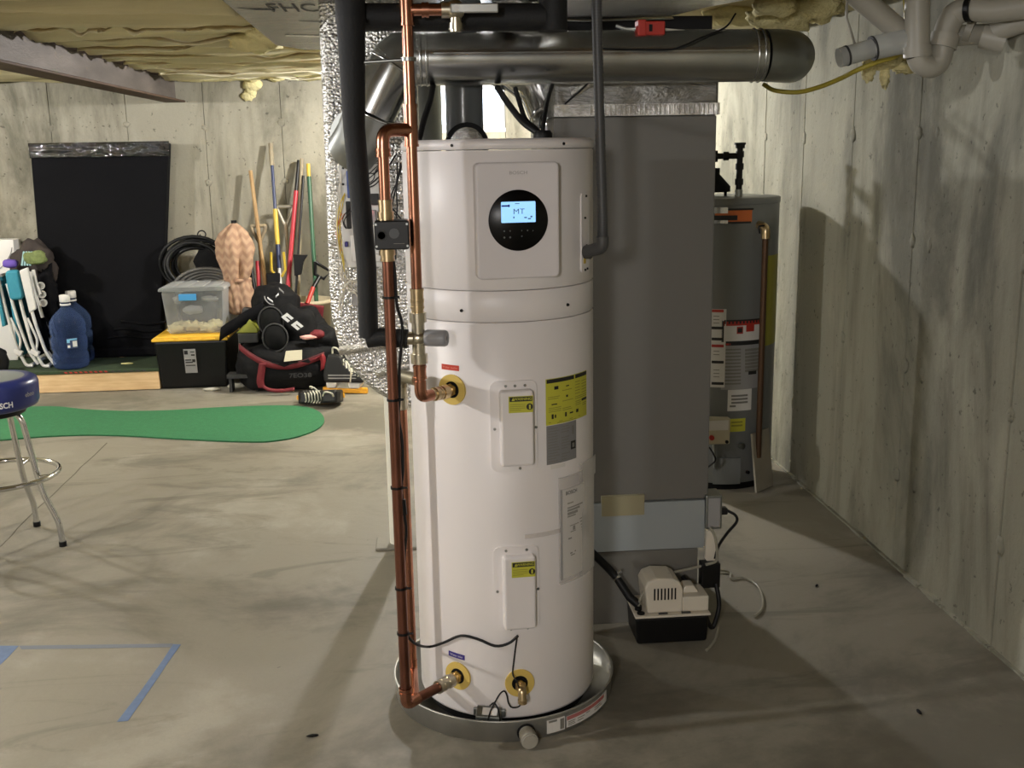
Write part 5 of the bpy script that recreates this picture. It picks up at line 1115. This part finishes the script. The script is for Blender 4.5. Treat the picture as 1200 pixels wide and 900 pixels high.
# clear bin
cx0, cx1 = at(195, 393, 7.52).x, at(260, 391, 7.52).x; ccx = (cx0+cx1)/2
cbn = thing('clear_bin', 'translucent storage bin with blue latch standing on the yellow lid', 'bin', (ccx, 7.75, .383))
wb_, wt_ = cx1-cx0, .425
MB().frust((ccx, 7.75), (wb_, .34), (wt_, .40), .384, .690).build('tub', CLEARB, cbn, bevel=.018)
MB().prism([(-.228, 0), (.228, 0), (.222, .022), (.20, .030), (-.20, .030), (-.222, .022)], (ccx, 7.53, .690), (1, 0, 0), (0, 0, 1), (0, .44, 0)).build('lid', CLEARB, cbn, bevel=.006)
for i in range(4): x = ccx-.15+i*.1; MB().box((x-.03, 7.55, .716), (x+.03, 7.94, .724)).build('lid_rib', CLEARB, cbn, bevel=.003)
q0, q1 = at(209, 345, 7.53), at(230, 352, 7.53); MB().box((q0.x, 7.522, q1.z), (q1.x, 7.545, q0.z)).build('blue_latch', BLUEP, cbn, bevel=.004, label='blue latch')
pb = MB()
for i in range(9): pb.blob((ccx-.15+.037*i, 7.66+.05*(i % 3), .415+.014*(i % 2)), (.06, .05, .03), 16, 10, 1.0, 3.2, i*2.2)
pb.build('crumpled_paper', mat('paper_cream', (216, 204, 158), .8), cbn)
MB().blob((ccx-.01, 7.78, .54), (.13, .10, .11), 20, 12, .3, 2, 2, sq=.6).build('dark_contents', BAGG, cbn)
MB().blob((ccx-.02, 7.65, .545), (.07, .02, .03), 14, 8, .5, 3, 6).blob((ccx-.12, 7.65, .62), (.035, .02, .03), 12, 8, .5, 3, 3).blob((ccx+.1, 7.65, .62), (.06, .02, .02), 12, 8, .5, 3, 9).build('bag_highlights', PAPERG, cbn)
# scroll hanger with hoses
hx = at(234, 300, 8.08)
sg = thing('scroll_hanger', 'black wrought iron scroll hanger on the wall holding coiled hoses', 'hanger', (hx.x, 8.15, .9))
for sx_, (x, y) in ((-1, (223, 281)), (1, (237, 275))):
    c = at(x, y, 8.05); P = [Vector((c.x+sx_*.035*cos(a)*(1-.04*k), 8.05, c.z+.035*sin(a)*(1-.04*k))) for k, a in enumerate([rad(200-28*i) for i in range(15)])]
    MB().tube(P, .005, 8).build('scroll', BLACK, sg)
MB().tube([(hx.x-.12, 8.05, at(230, 286, 8.05).z), (hx.x+.14, 8.05, at(230, 284, 8.05).z)], .006, 8).build('crossbar', BLACK, sg)
MB().box((hx.x-.03, 8.05, .80), (hx.x+.03, 8.195, .84)).build('bracket', BLACK, sg)
hc = at(228, 308, 8.0)
hb = thing('black_hose_coil', 'thick coil of black hose hung behind the clear bin', 'hose', (hc.x, 8.0, .72))
for i in range(8):
    k = 1-.055*i; P = [(hc.x+.245*k*cos(a)+.012*sin(i*2.1), 7.985+.04*sin(i*1.3)+.02*sin(a*2+i), hc.z-.02+.20*k*sin(a)+.012*cos(i*1.7)) for a in [2*pi*j/28 for j in range(28)]]
    MB().tube(P, .013, 8, closed=True).build('hose_loop', BLACK if i % 3 else RUBBER, hb)
MB().blob((hc.x+.13, 8.02, hc.z-.03), (.13, .06, .16), 20, 14, .3, 2, 4).build('mesh_bag', BLACKM, hb)
gc_ = at(238, 345, 7.93)
hg = thing('grey_hose_coil', 'arched loops of dark grey hose just above the clear bin', 'hose', (gc_.x, 7.93, .6))
for i in range(5):
    r = .10+.028*i; P = [(gc_.x+.04+r*1.15*cos(a), 7.93-.012*i, gc_.z+.035+r*.75*sin(a)) for a in [rad(10+160*j/16) for j in range(17)]]
    MB().tube(P, .012, 8).build('hose_arc', mat('hose_grey', (86, 84, 80), .55), hg)
# folded patio umbrella
ux = at(276, 300, 7.85); uc = (ux.x, 7.88, 0)
um = thing('patio_umbrella', 'folded beige patio umbrella with zigzag pattern leaning behind the bins', 'umbrella', (ux.x, 7.88, .0))
wob = lambda a, i: .72+.50*abs(cos(a*2.5+.9+i*.07))**.8*min(1, i/3)+.12*sin(a*7+i*.9)*min(1, i/4)+.06*sin(a*15-i*1.3)*min(1, i/5)
up_ = [(.012, 1.135), (.035, 1.125), (.06, 1.10), (.085, 1.06), (.105, 1.0), (.112, .94), (.106, .88), (.099, .82), (.090, .77), (.080, .735), (.076, .715), (.080, .69), (.086, .64), (.088, .58), (.090, .54), (.084, .50), (.06, .475), (.03, .47)]
MB().lathe(up_, uc, n=72, wob=wob).build('canopy', ZIG, um)
MB().cyl((ux.x, 7.88, .003), (ux.x, 7.88, 1.13), .014, n=12).build('pole', BLACK, um)
MB().cyl((ux.x, 7.88, 1.12), (ux.x, 7.88, 1.15), .02, n=12).build('finial', BLACK, um, label='black cap')
MB().lathe([(.088, .715), (.092, .725), (.088, .735)], uc, n=40, wob=lambda a, i: 1+.1*cos(a*5)).build('tie_band', ZIG, um)
# tools leaning on the back wall
def lean(px_top, px_bot, Yt=8.12, Yb=7.78):              # floor point below the lower pixel and wall point at the upper pixel
    T = at(*px_top, Yt); k = at(*px_bot, (Yt+Yb)/2); d = k-T; z = T.z/(T.z-k.z) if T.z > k.z else 1
    Bp = Vector((T.x+(k.x-T.x)*min(z, 2.6), Yb, .004)); return T, Bp
def tool(nm, lab, T, Bp, segs, cat='tool', r=.0125):
    t = thing(nm, lab, cat, Bp)
    for nm2, a, b_, m, rr_ in segs: MB().cyl(T.lerp(Bp, a), T.lerp(Bp, b_), rr_ or r, n=14).build(nm2, m, t)
    return t
T, Bp = lean((293.5, 200), (303, 266)); w1 = tool('wooden_handle', 'long plain tan wooden tool handle, leftmost against the wall', T, Bp, [('shaft', 0, 1, WOODH, .0145)])
def dgrip(t, c, wd, m, h=.10):
    c = Vector(c); o = [c+Vector((-wd/2, 0, h*.45)), c+Vector((wd/2, 0, h*.45))]
    MB().tube(fillet([c+Vector((0, 0, -h*.7)), c+Vector((-wd*.25, 0, -h*.25)), o[0]+Vector((0, 0, -.02)), o[0], o[1], o[1]+Vector((0, 0, -.02)), c+Vector((wd*.25, 0, -h*.25)), c+Vector((0, 0, -h*.7))], .012), .0135, 10).build('grip', m, t)
T, Bp = lean((304, 282), (308, 340), 8.04, 7.76); s1 = tool('dgrip_shovel', 'shovel with weathered wooden D-grip just right of the umbrella', T, Bp, [('shaft', 0, 1, WOODG, .013)]); dgrip(s1, T+Vector((0, -.0, .06)), .10, WOODG, .11)
T, Bp = lean((301.5, 306), (303, 345), 7.98, 7.74); tool('red_white_pole', 'short pole with red grip and white lower shaft beside the umbrella', T, Bp, [('grip', 0, .24, REDT, .014), ('shaft', .24, 1, CARD, .0105)])
T, Bp = lean((317, 168), (329.5, 333), 8.14, 7.72); tp_ = tool('telescopic_pole', 'tall pole banded grey, blue, yellow and navy against the wall', T, Bp, [('end_grip', 0, .095, WOODG, .017), ('blue_tube', .095, .28, NAVY, .012), ('yellow_sleeve', .28, .43, TOOLY, .017), ('navy_sleeve', .43, .53, NAVY, .0165), ('white_tube', .53, 1, CARD, .011)])
c = at(325.5, 305, 7.9)
for s_ in (-1, 1): MB().tube([c+Vector((s_*.045, 0, .06)), c+Vector((s_*.05, 0, -.07)), c+Vector((s_*.02, 0, -.12))], .010, 8).build('yellow_bracket', TOOLY, tp_)
T, Bp = lean((335, 262), (340, 340), 8.08, 7.74); s2 = tool('dgrip_spade', 'spade with pale metal D-grip between the blue and red poles', T, Bp, [('shaft', 0, 1, WOODG, .014)]); dgrip(s2, T+Vector((0, 0, .065)), .11, mat('grip_metal', (160, 154, 140), .4, .6), .13)
T, Bp = lean((350, 188), (338, 335), 8.14, 7.72); tool('red_shovel_pole', 'bright red tool pole with black tip leaning left', T, Bp, [('tip', 0, .14, BLACK, .013), ('shaft', .14, 1, REDT, .0165)])
T, Bp = lean((353.5, 186), (350, 320), 8.13, 7.80); tool('grey_wood_pole', 'weathered wooden pole just behind the bright red pole', T, Bp, [('shaft', 0, 1, WOODG, .014)])
T, Bp = lean((355.5, 206), (348, 320), 8.09, 7.70); sv_ = tool('black_snow_tool', 'thin black pole with a flared black bracket right of the red pole', T, Bp, [('shaft', 0, 1, BLACK, .009)])
c = at(352, 304, 7.86); MB().prism([(-.05, .035), (.055, .03), (.02, -.02), (.0, -.11), (-.05, -.12)], c, (1, 0, 0), (0, 0, 1), (0, .03, 0)).build('bracket', BLACK, sv_, bevel=.004)
T, Bp = lean((361, 192), (368, 310), 8.13, 7.74); tool('green_pole', 'green tool pole with yellow tip, rightmost tall one by the foil duct', T, Bp, [('tip', 0, .06, TOOLY, .0145), ('shaft', .06, 1, GREEND, .0155)])
c = at(374, 318, 7.8); cd_ = at(360, 356, 7.66)
hs = thing('snow_shovel', 'small shovel with black triangular D-grip and red shaft near the foil duct', 'tool', (cd_.x, 7.66, .3))
MB().tube([c+Vector((-.025, 0, .07)), c+Vector((.085, 0, -.005)), c+Vector((.03, 0, -.055)), c+Vector((-.03, 0, -.02)), c+Vector((-.025, 0, .07))], .013, 10).build('grip', BLACK, hs)
MB().cyl(c+Vector((-.0, 0, -.04)), at(367, 337, 7.74), .016, n=12).build('socket', BLACK, hs); MB().cyl(at(367, 337, 7.74), cd_, .016, n=12).build('shaft', RED, hs)
MB().box((-.12, -.01, -.30), (.12, .02, .0), Matrix.Translation(cd_) @ Matrix.Rotation(rad(10), 4, 'Y')).build('blade', REDSTRAP, hs, bevel=.006)
q = at(312, 335, 7.92); bk = thing('black_scoop', 'black square scoop head standing on its handle among the tools', 'tool', (q.x, 7.92, .0))
q0, q1 = at(312, 320, 7.9), at(330, 345, 7.9); MB().box((q0.x, 7.88, q1.z), (q1.x, 7.93, q0.z)).build('scoop', BLACK, bk, bevel=.008)
MB().cyl(((q0.x+q1.x)/2, 7.905, .004), ((q0.x+q1.x)/2, 7.905, q1.z+.01), .012, n=10).build('handle', BLACK, bk)
T, Bp = lean((292, 300), (299, 345), 8.0, 7.76); tool('black_stick', 'black stick leaning directly right of the zigzag umbrella', T, Bp, [('shaft', 0, 1, BLACK, .017)])
bk2 = at(360, 352, 7.78); bkt = thing('beige_bucket', 'beige bucket holding garden tools behind the black bags', 'bucket', (bk2.x, 7.86, 0))
MB().lathe([(.0001, .005), (.12, .003), (.165, bk2.z-.03), (.178, bk2.z-.028), (.178, bk2.z), (.160, bk2.z), (.112, .02), (.0001, .018)], (bk2.x, 7.86, 0), n=36).build('bucket_body', BUCKET, bkt)
# bags
dfc = at(335, 420, 7.45)
du = thing('duffel_bag', 'big black duffel bag with red webbing straps and white tag on the floor', 'bag', (dfc.x, 7.45, 0))
d0, d1 = at(275, 420, 7.35).x, at(394, 420, 7.35).x; dw = (d1-d0)/2; dx = (d0+d1)/2
MB().blob((dx, 7.52, .17), (dw, .26, .172), 44, 24, .14, 2.2, 3, sq=.62).build('bag_body', BAGF, du)
def onbag(x, z, out=.006): return Vector((x, 7.275-out+.06*abs((x-dx)/dw)**3+.5*max(0, z-.22)**1.3, z))
sp_ = [onbag(at(x, y, 7.3).x, at(x, y, 7.3).z, .012) for x, y in ((279, 407), (292, 415), (310, 424), (330, 428), (350, 426), (368, 420), (380, 416))]
MB().strip(smooth_path(sp_, 5), (0, .008, .042), (0, -.006, 0)).build('red_strap', REDSTRAP, du, label='dark red webbing strap')
for dz in (-.017, .017): MB().strip([p+Vector((0, -.0065, dz)) for p in smooth_path(sp_, 5)], (0, 0, .004), (0, -.001, 0)).build('strap_edge', BAGG, du)
sp2 = [onbag(at(x, y, 7.3).x, at(x, y, 7.3).z, .016) for x, y in ((309, 424), (307, 436), (306, 446), (308, 453))]
MB().strip(smooth_path(sp2, 5), (.05, 0, 0), (0, -.006, 0)).build('red_strap', REDSTRAP, du)
sp3 = [Vector((at(x, y, 7.2).x, 7.21, max(.012, at(x, y, 7.2).z))) for x, y in ((308, 453), (316, 457), (330, 458), (345, 456))]
MB().strip(smooth_path(sp3, 5), (0, .02, .02), (0, -.006, 0)).build('red_strap', REDSTRAP, du)
sp4 = [onbag(at(x, y, 7.3).x, at(x, y, 7.3).z, .02) for x, y in ((371, 419), (376, 416), (379, 421), (379, 432))]
MB().strip(smooth_path(sp4, 5), (.035, 0, .02), (0, -.006, 0)).build('strap_tab', mat('red_tab', (140, 32, 38), .7), du)
q0, q1 = at(332, 412, 7.23), at(354, 423, 7.23)
MB().prism([(0, 0), (1, .12), (1, 1), (.1, .95)], (q0.x, 7.225, q1.z), (q1.x-q0.x, 0, 0), (0, .05, q0.z-q1.z), (0, -.003, 0)).build('white_tag', mat('tag_cream', (184, 178, 154), .6), du, bevel=.002)
text('7EO38', .042, planefn(Vector((at(352, 440, 7.25).x, 7.248, at(352, 440, 7.25).z)), (1, 0, 0), (0, 0, 1)), BAGG, du, 'faded_lettering', bold=.02, sx=1.3)
# hockey pants / bag with lettering
hpb = at(350, 385, 7.5)
hp_ = thing('black_hockey_pants', 'black padded pants with white block letters slumped on the duffel bag', 'clothing', (hpb.x, 7.5, .3))
MB().blob((hpb.x-.02, 7.52, hpb.z+.0), (.20, .16, .17), 32, 20, .28, 2.0, 11, rot=Matrix.Rotation(rad(28), 3, 'Y')).build('pants_body', BAGF, hp_)
MB().blob((hpb.x+.14, 7.48, hpb.z-.08), (.14, .14, .11), 26, 16, .3, 2.2, 5).build('pants_leg', BAGF, hp_)
lc = at(343, 377, 7.34); R_ = Matrix.Rotation(rad(42), 3, 'Y')
for i in range(2):
    o = lc+R_ @ Vector((-.045+.085*i, -.004, .0))
    w_, h_, t_ = .058, .050, .020
    b = MB(); pts = [(-w_/2, -h_/2), (w_/2, -h_/2), (w_/2, -h_/2+t_), (-w_/2+t_, -h_/2+t_), (-w_/2+t_, h_/2-t_), (w_/2, h_/2-t_), (w_/2, h_/2), (-w_/2, h_/2)]
    b.prism(pts, o, R_ @ Vector((1, 0, .0)), Vector((.0, .35, .94)) if False else R_ @ Vector((.25, .0, .97)), (0, -.003, 0)); b.build('block_letter', INKW, hp_)
q = at(362, 395, 7.33); MB().blob(q, (.06, .02, .016), 14, 8, .4, 3, 2).build('pink_lining', mat('pink_cloth', (226, 168, 158), .8), hp_)
q = at(372, 392, 7.34); MB().blob(q, (.05, .02, .03), 14, 8, .4, 3, 5).build('red_trim', REDSTRAP, hp_)
hmc = at(322, 352, 7.56)
hm = thing('black_backpack', 'rounded black bag with small white logo strokes on top of the pile', 'bag', (hmc.x, 7.56, .5))
MB().blob((hmc.x, 7.60, hmc.z-.04), (.17, .15, .15), 30, 20, .2, 2.2, 21, sq=.9).build('bag_body', BAGF, hm)
for (a, b_) in (((313.5, 349), (320, 354)), ((327, 338), (332.5, 343)), ((323, 348), (326.5, 344.5))):
    P = [at(*a, 7.455), at(*b_, 7.455)]; MB().strip(P, (0, 0, .014), (0, -.004, 0)).build('logo_stroke', INKW if a[0] < 325 else PAPERG, hm)
P = [at(x, y, 7.45) for x, y in ((310, 347), (311, 351), (316, 356), (321, 357))]; MB().tube(smooth_path(P, 4), .004, 6).build('zipper', PAPERG, hm)
ep = at(322, 388, 7.38)
el_ = thing('elbow_pads', 'pair of round black pads with grey piping in front of the bag pile', 'pads', (ep.x, 7.38, .3))
for (x, y, rx, rz_, Y) in ((318, 376, .085, .10, 7.37), (323, 395, .085, .095, 7.32)):
    c = at(x, y, Y); MB().blob(c, (rx, .05, rz_), 24, 16, .06, 2, 3).build('pad', BLACKM, el_)
    MB().tube([(c.x+rx*1.0*cos(a), Y-.022, c.z+rz_*sin(a)) for a in [2*pi*j/24 for j in range(24)]], .006, 8, closed=True).build('piping', BAGG, el_)
MB().box((-.0, 0, 0), (.01, .01, .01), Matrix.Translation(ep)).build('x', BLACK, el_) if False else None
gq = at(290, 396, 7.4); gb = thing('grey_case', 'dark grey flat case with a yellow-green lid at the left of the bag pile', 'case', (gq.x, 7.45, .33))
MB().box((at(279, 400, 7.4).x, 7.40, .335), (at(303, 400, 7.4).x, 7.6, at(290, 391, 7.4).z)).build('case_body', BAGG, gb, bevel=.01)
MB().prism([(-.10, 0), (.05, 0), (.05, .03), (.0, .10), (-.05, .05)], (gq.x+.02, 7.42, at(290, 391, 7.4).z), (1, 0, 0), (0, 0, 1), (0, .12, 0)).build('green_lid', mat('olive_lid', (138, 140, 50), .5), gb, bevel=.008)
MB().prism([(-.05, 0), (.05, 0), (.04, .11), (-.02, .12)], (gq.x-.02, 7.52, at(290, 384, 7.4).z), (1, 0, 0), (0, 0, 1), (0, .08, 0)).build('grey_flap', BAGG, gb, bevel=.008)
P = [at(258, 392, 7.42), at(266, 386, 7.42), at(276, 380, 7.42), at(284, 374, 7.43), at(296, 368, 7.44), at(308, 362, 7.46)]
tag(MB().strip(smooth_path(P, 5), (.02, .0, .10), (0, -.014, 0)).build('shoulder_strap', FABRIC), 'wide black shoulder strap draped from the bag pile toward the yellow lid', 'strap')
tag(MB().blob((at(400, 395, 7.55).x-.1, 7.62, .19), (.16, .14, .185), 26, 16, .3, 2.2, 14).build('black_sack', BAGF), 'limp black sack at the right end of the bag pile by the foil duct', 'bag')
# skates
def skate(lab, o, ang, roll, upright):
    t = thing('hockey_skate', lab, 'skate', o, 'hockey skates in front of the duffel bag')
    Mx = Matrix.Translation(Vector(o)) @ Matrix.Rotation(ang, 4, 'Z') @ Matrix.Rotation(roll, 4, 'X')
    side = [(-.13, .075), (.14, .075), (.155, .10), (.13, .135), (.06, .155), (.015, .20), (-.01, .255), (-.10, .27), (-.125, .20), (-.14, .12)]
    mk = lambda: MB(Mx)
    mk().prism(side, (0, -.042, 0), (1, 0, 0), (0, 0, 1), (0, .084, 0)).build('boot', SKATE, t, bevel=.016, seg=3)
    mk().prism([(-.12, .035), (-.06, .035), (-.04, .074), (-.125, .074)], (0, -.022, 0), (1, 0, 0), (0, 0, 1), (0, .044, 0)).build('heel_holder', CARD, t, bevel=.006)
    mk().prism([(.04, .035), (.11, .035), (.135, .074), (.03, .074)], (0, -.022, 0), (1, 0, 0), (0, 0, 1), (0, .044, 0)).build('toe_holder', CARD, t, bevel=.006)
    mk().box((-.15, -.014, .0), (.165, .014, .032)).box((-.15, -.016, .02), (-.10, .016, .04)).box((.10, -.016, .02), (.16, .016, .04)).build('blade_guard', BLADEY, t, bevel=.005, label='yellow blade guard')
    for i in range(6):
        x = .10-.02*i; z = .148+.008*i+(.012*max(0, i-2)); mk().tube([(x+.012, -.040, z-.03), (x, -.02, z+.006), (x-.004, .02, z+.006), (x+.012, .040, z-.03)], .0055, 6).build('lace', LACE, t)
    mk().tube(smooth_path([(.0, -.02, .21), (.04, -.06, .22), (.07, -.07, .15), (.06, -.055, .08)], 5), .005, 6).build('lace_end', LACE, t)
    mk().tube(smooth_path([(-.01, .0, .235), (-.03, -.03, .30), (-.07, -.02, .31), (-.08, .0, .27)], 5), .006, 6).build('lace_loop', LACE, t)
    for dz in (.10, .12): mk().prism([(-.10, dz), (.10, dz+.004), (.09, dz+.010), (-.10, dz+.008)], (0, -.0432, 0), (1, 0, 0), (0, 0, 1), (0, .002, 0)).build('side_stripe', PAPERG, t)
    return t
sk = fl(402, 461); skate('black hockey skate upright on its yellow guard, behind the fallen one', (sk.x+.01, sk.y+.0, .003), rad(-14), rad(-6), True)
sk = fl(379, 475); skate('black hockey skate lying on its side with loose white laces', (sk.x-.02, sk.y+.14, .028), rad(184), rad(-78), False)
tag(MB().blob(fl(248, 456, .012), (.06, .02, .012), 14, 8, .3, 3, 3).build('cloth_scrap', mat('scrap_white', (196, 192, 176), .8)), 'flat pale scrap on the floor below the yellow lid tote', 'scrap')
tag(MB().blob(fl(277, 452, .018), (.06, .022, .017), 14, 8, .2, 3, 6, sq=.7).build('rolled_tape', LACE), 'small rolled pale strip on the floor left of the duffel bag', 'scrap')
tag(MB().box((at(268, 447, 7.4).x, 7.34, .10), (at(303, 447, 7.4).x, 7.46, .125)).box((at(268, 447, 7.4).x+.01, 7.35, .002), (at(268, 447, 7.4).x+.03, 7.45, .1)).box((at(300, 447, 7.4).x, 7.35, .002), (at(300, 447, 7.4).x+.02, 7.45, .1)).build('low_rack', BAGG), 'low dark rack on the floor between the tote and duffel bag', 'rack')

# ================================================================== FLOOR ITEMS, FOREGROUND LEFT
out = [fl(x, y) for x, y in ((-60, 487), (0, 480), (60, 477.5), (100, 481), (150, 483), (200, 482), (250, 479), (300, 477), (335, 476.5), (360, 478.5), (374, 484), (380, 492), (377, 500), (366, 507), (345, 514), (320, 518), (300, 519), (260, 518), (200, 515), (150, 512), (100, 511), (50, 513), (0, 517), (-60, 521))]
pts = [Vector((p.x, p.y, 0)) for p in smooth_path(out, 5)]
tag(MB().prism([(p.x, p.y) for p in pts], (0, 0, .001), (1, 0, 0), (0, 1, 0), (0, 0, .008)).build('putting_mat', TURF), 'bright green putting mat with a rounded wide end lying on the floor', 'mat')
def tape(lab, quad, m, h=.0007, nm='floor_tape'):
    P = [fl(*q) for q in quad]; tag(MB().prism([(p.x, p.y) for p in P], (0, 0, .0003), (1, 0, 0), (0, 1, 0), (0, 0, h)).build(nm, m), lab, 'tape')
tape('strip of blue painter tape slanting toward the camera, right-hand one', ((203, 755), (212, 755.5), (198, 775), (180, 802), (150, 845), (137, 846), (165, 810), (190, 775)), TAPEB)
tape('piece of blue painter tape cut by the left edge of the photo', ((-20, 757), (22, 757), (8, 772), (-8, 787), (-22, 787)), TAPEB)
tape('faint thin line of blue tape residue crossing between the two blue strips', ((22, 757), (203, 754.5), (200, 758.5), (25, 761)), TAPEF)
# stool
SX, SY = -1.80, 4.45
st = thing('bar_stool', 'blue vinyl bar stool with chrome legs and foot ring at the left edge', 'stool', (SX, SY, 0))
MB().lathe([(.0001, .60), (.15, .60), (.178, .612), (.187, .63), (.189, .70), (.184, .718), (.168, .728), (.15, .730)], (SX, SY, 0), n=64).build('seat_cushion', SEATB, st)
MB().lathe([(.150, .728), (.10, .736), (.0001, .738)], (SX, SY, 0), n=64).build('seat_top', SEATG, st, label='pale grey seat top')
MB().lathe([(.12, .575), (.13, .58), (.13, .60)], (SX, SY, 0), n=40).build('swivel_plate', BLACK, st)
S2 = Vector((SX, SY))
text('BOSCH', .032, cylfn(33, .641, .1905, S2), INKW, st, 'seat_name', bold=.03, sx=.86)
text('eboo', .026, cylfn(72, .668, .1905, S2), PAPERG, st, 'seat_mark', bold=.02)
for i, a0 in enumerate((-9, 81, 171, 261)):
    a = rad(a0); P = [(.04, .585), (.095, .585), (.125, .55), (.165, .30), (.180, .23), (.233, .11), (.240, .01)]
    pts = fillet([Vector((SX+r*cos(a), SY+r*sin(a), z)) for r, z in P], .03)
    MB().tube(pts, .0125, 14).build('leg', CHROME, st)
    MB().cyl((SX+.240*cos(a), SY+.240*sin(a), .001), (SX+.2395*cos(a), SY+.2395*sin(a), .022), .0155, n=14).build('foot_tip', RUBBER, st)
    MB().cyl((SX+.165*cos(a), SY+.165*sin(a), .305), (SX+.222*cos(a), SY+.222*sin(a), .312), .008, n=8).build('ring_bracket', CHROME, st)
MB().tube([(SX+.23*cos(t), SY+.23*sin(t), .313) for t in [2*pi*j/56 for j in range(56)]], .011, 12, closed=True).build('foot_ring', CHROME, st)
# bits of debris on the floor
dg = 'small dark flecks on the concrete floor'
for x, y, r, lab in ((1077, 834, .010, 'dark fleck on the floor at the lower right'), (957, 686, .008, 'dark fleck on the floor in front of the right wall'), (366, 862, .011, 'dark splinter on the floor left of the metal pan')):
    tag(MB().blob(fl(x, y, .003), (r*1.6, r*.6, .003), 8, 6, .3, 3, x, rot=Matrix.Rotation(rad(x % 90), 3, 'Z')).build('floor_debris', BLACKM), lab, 'debris', dg)
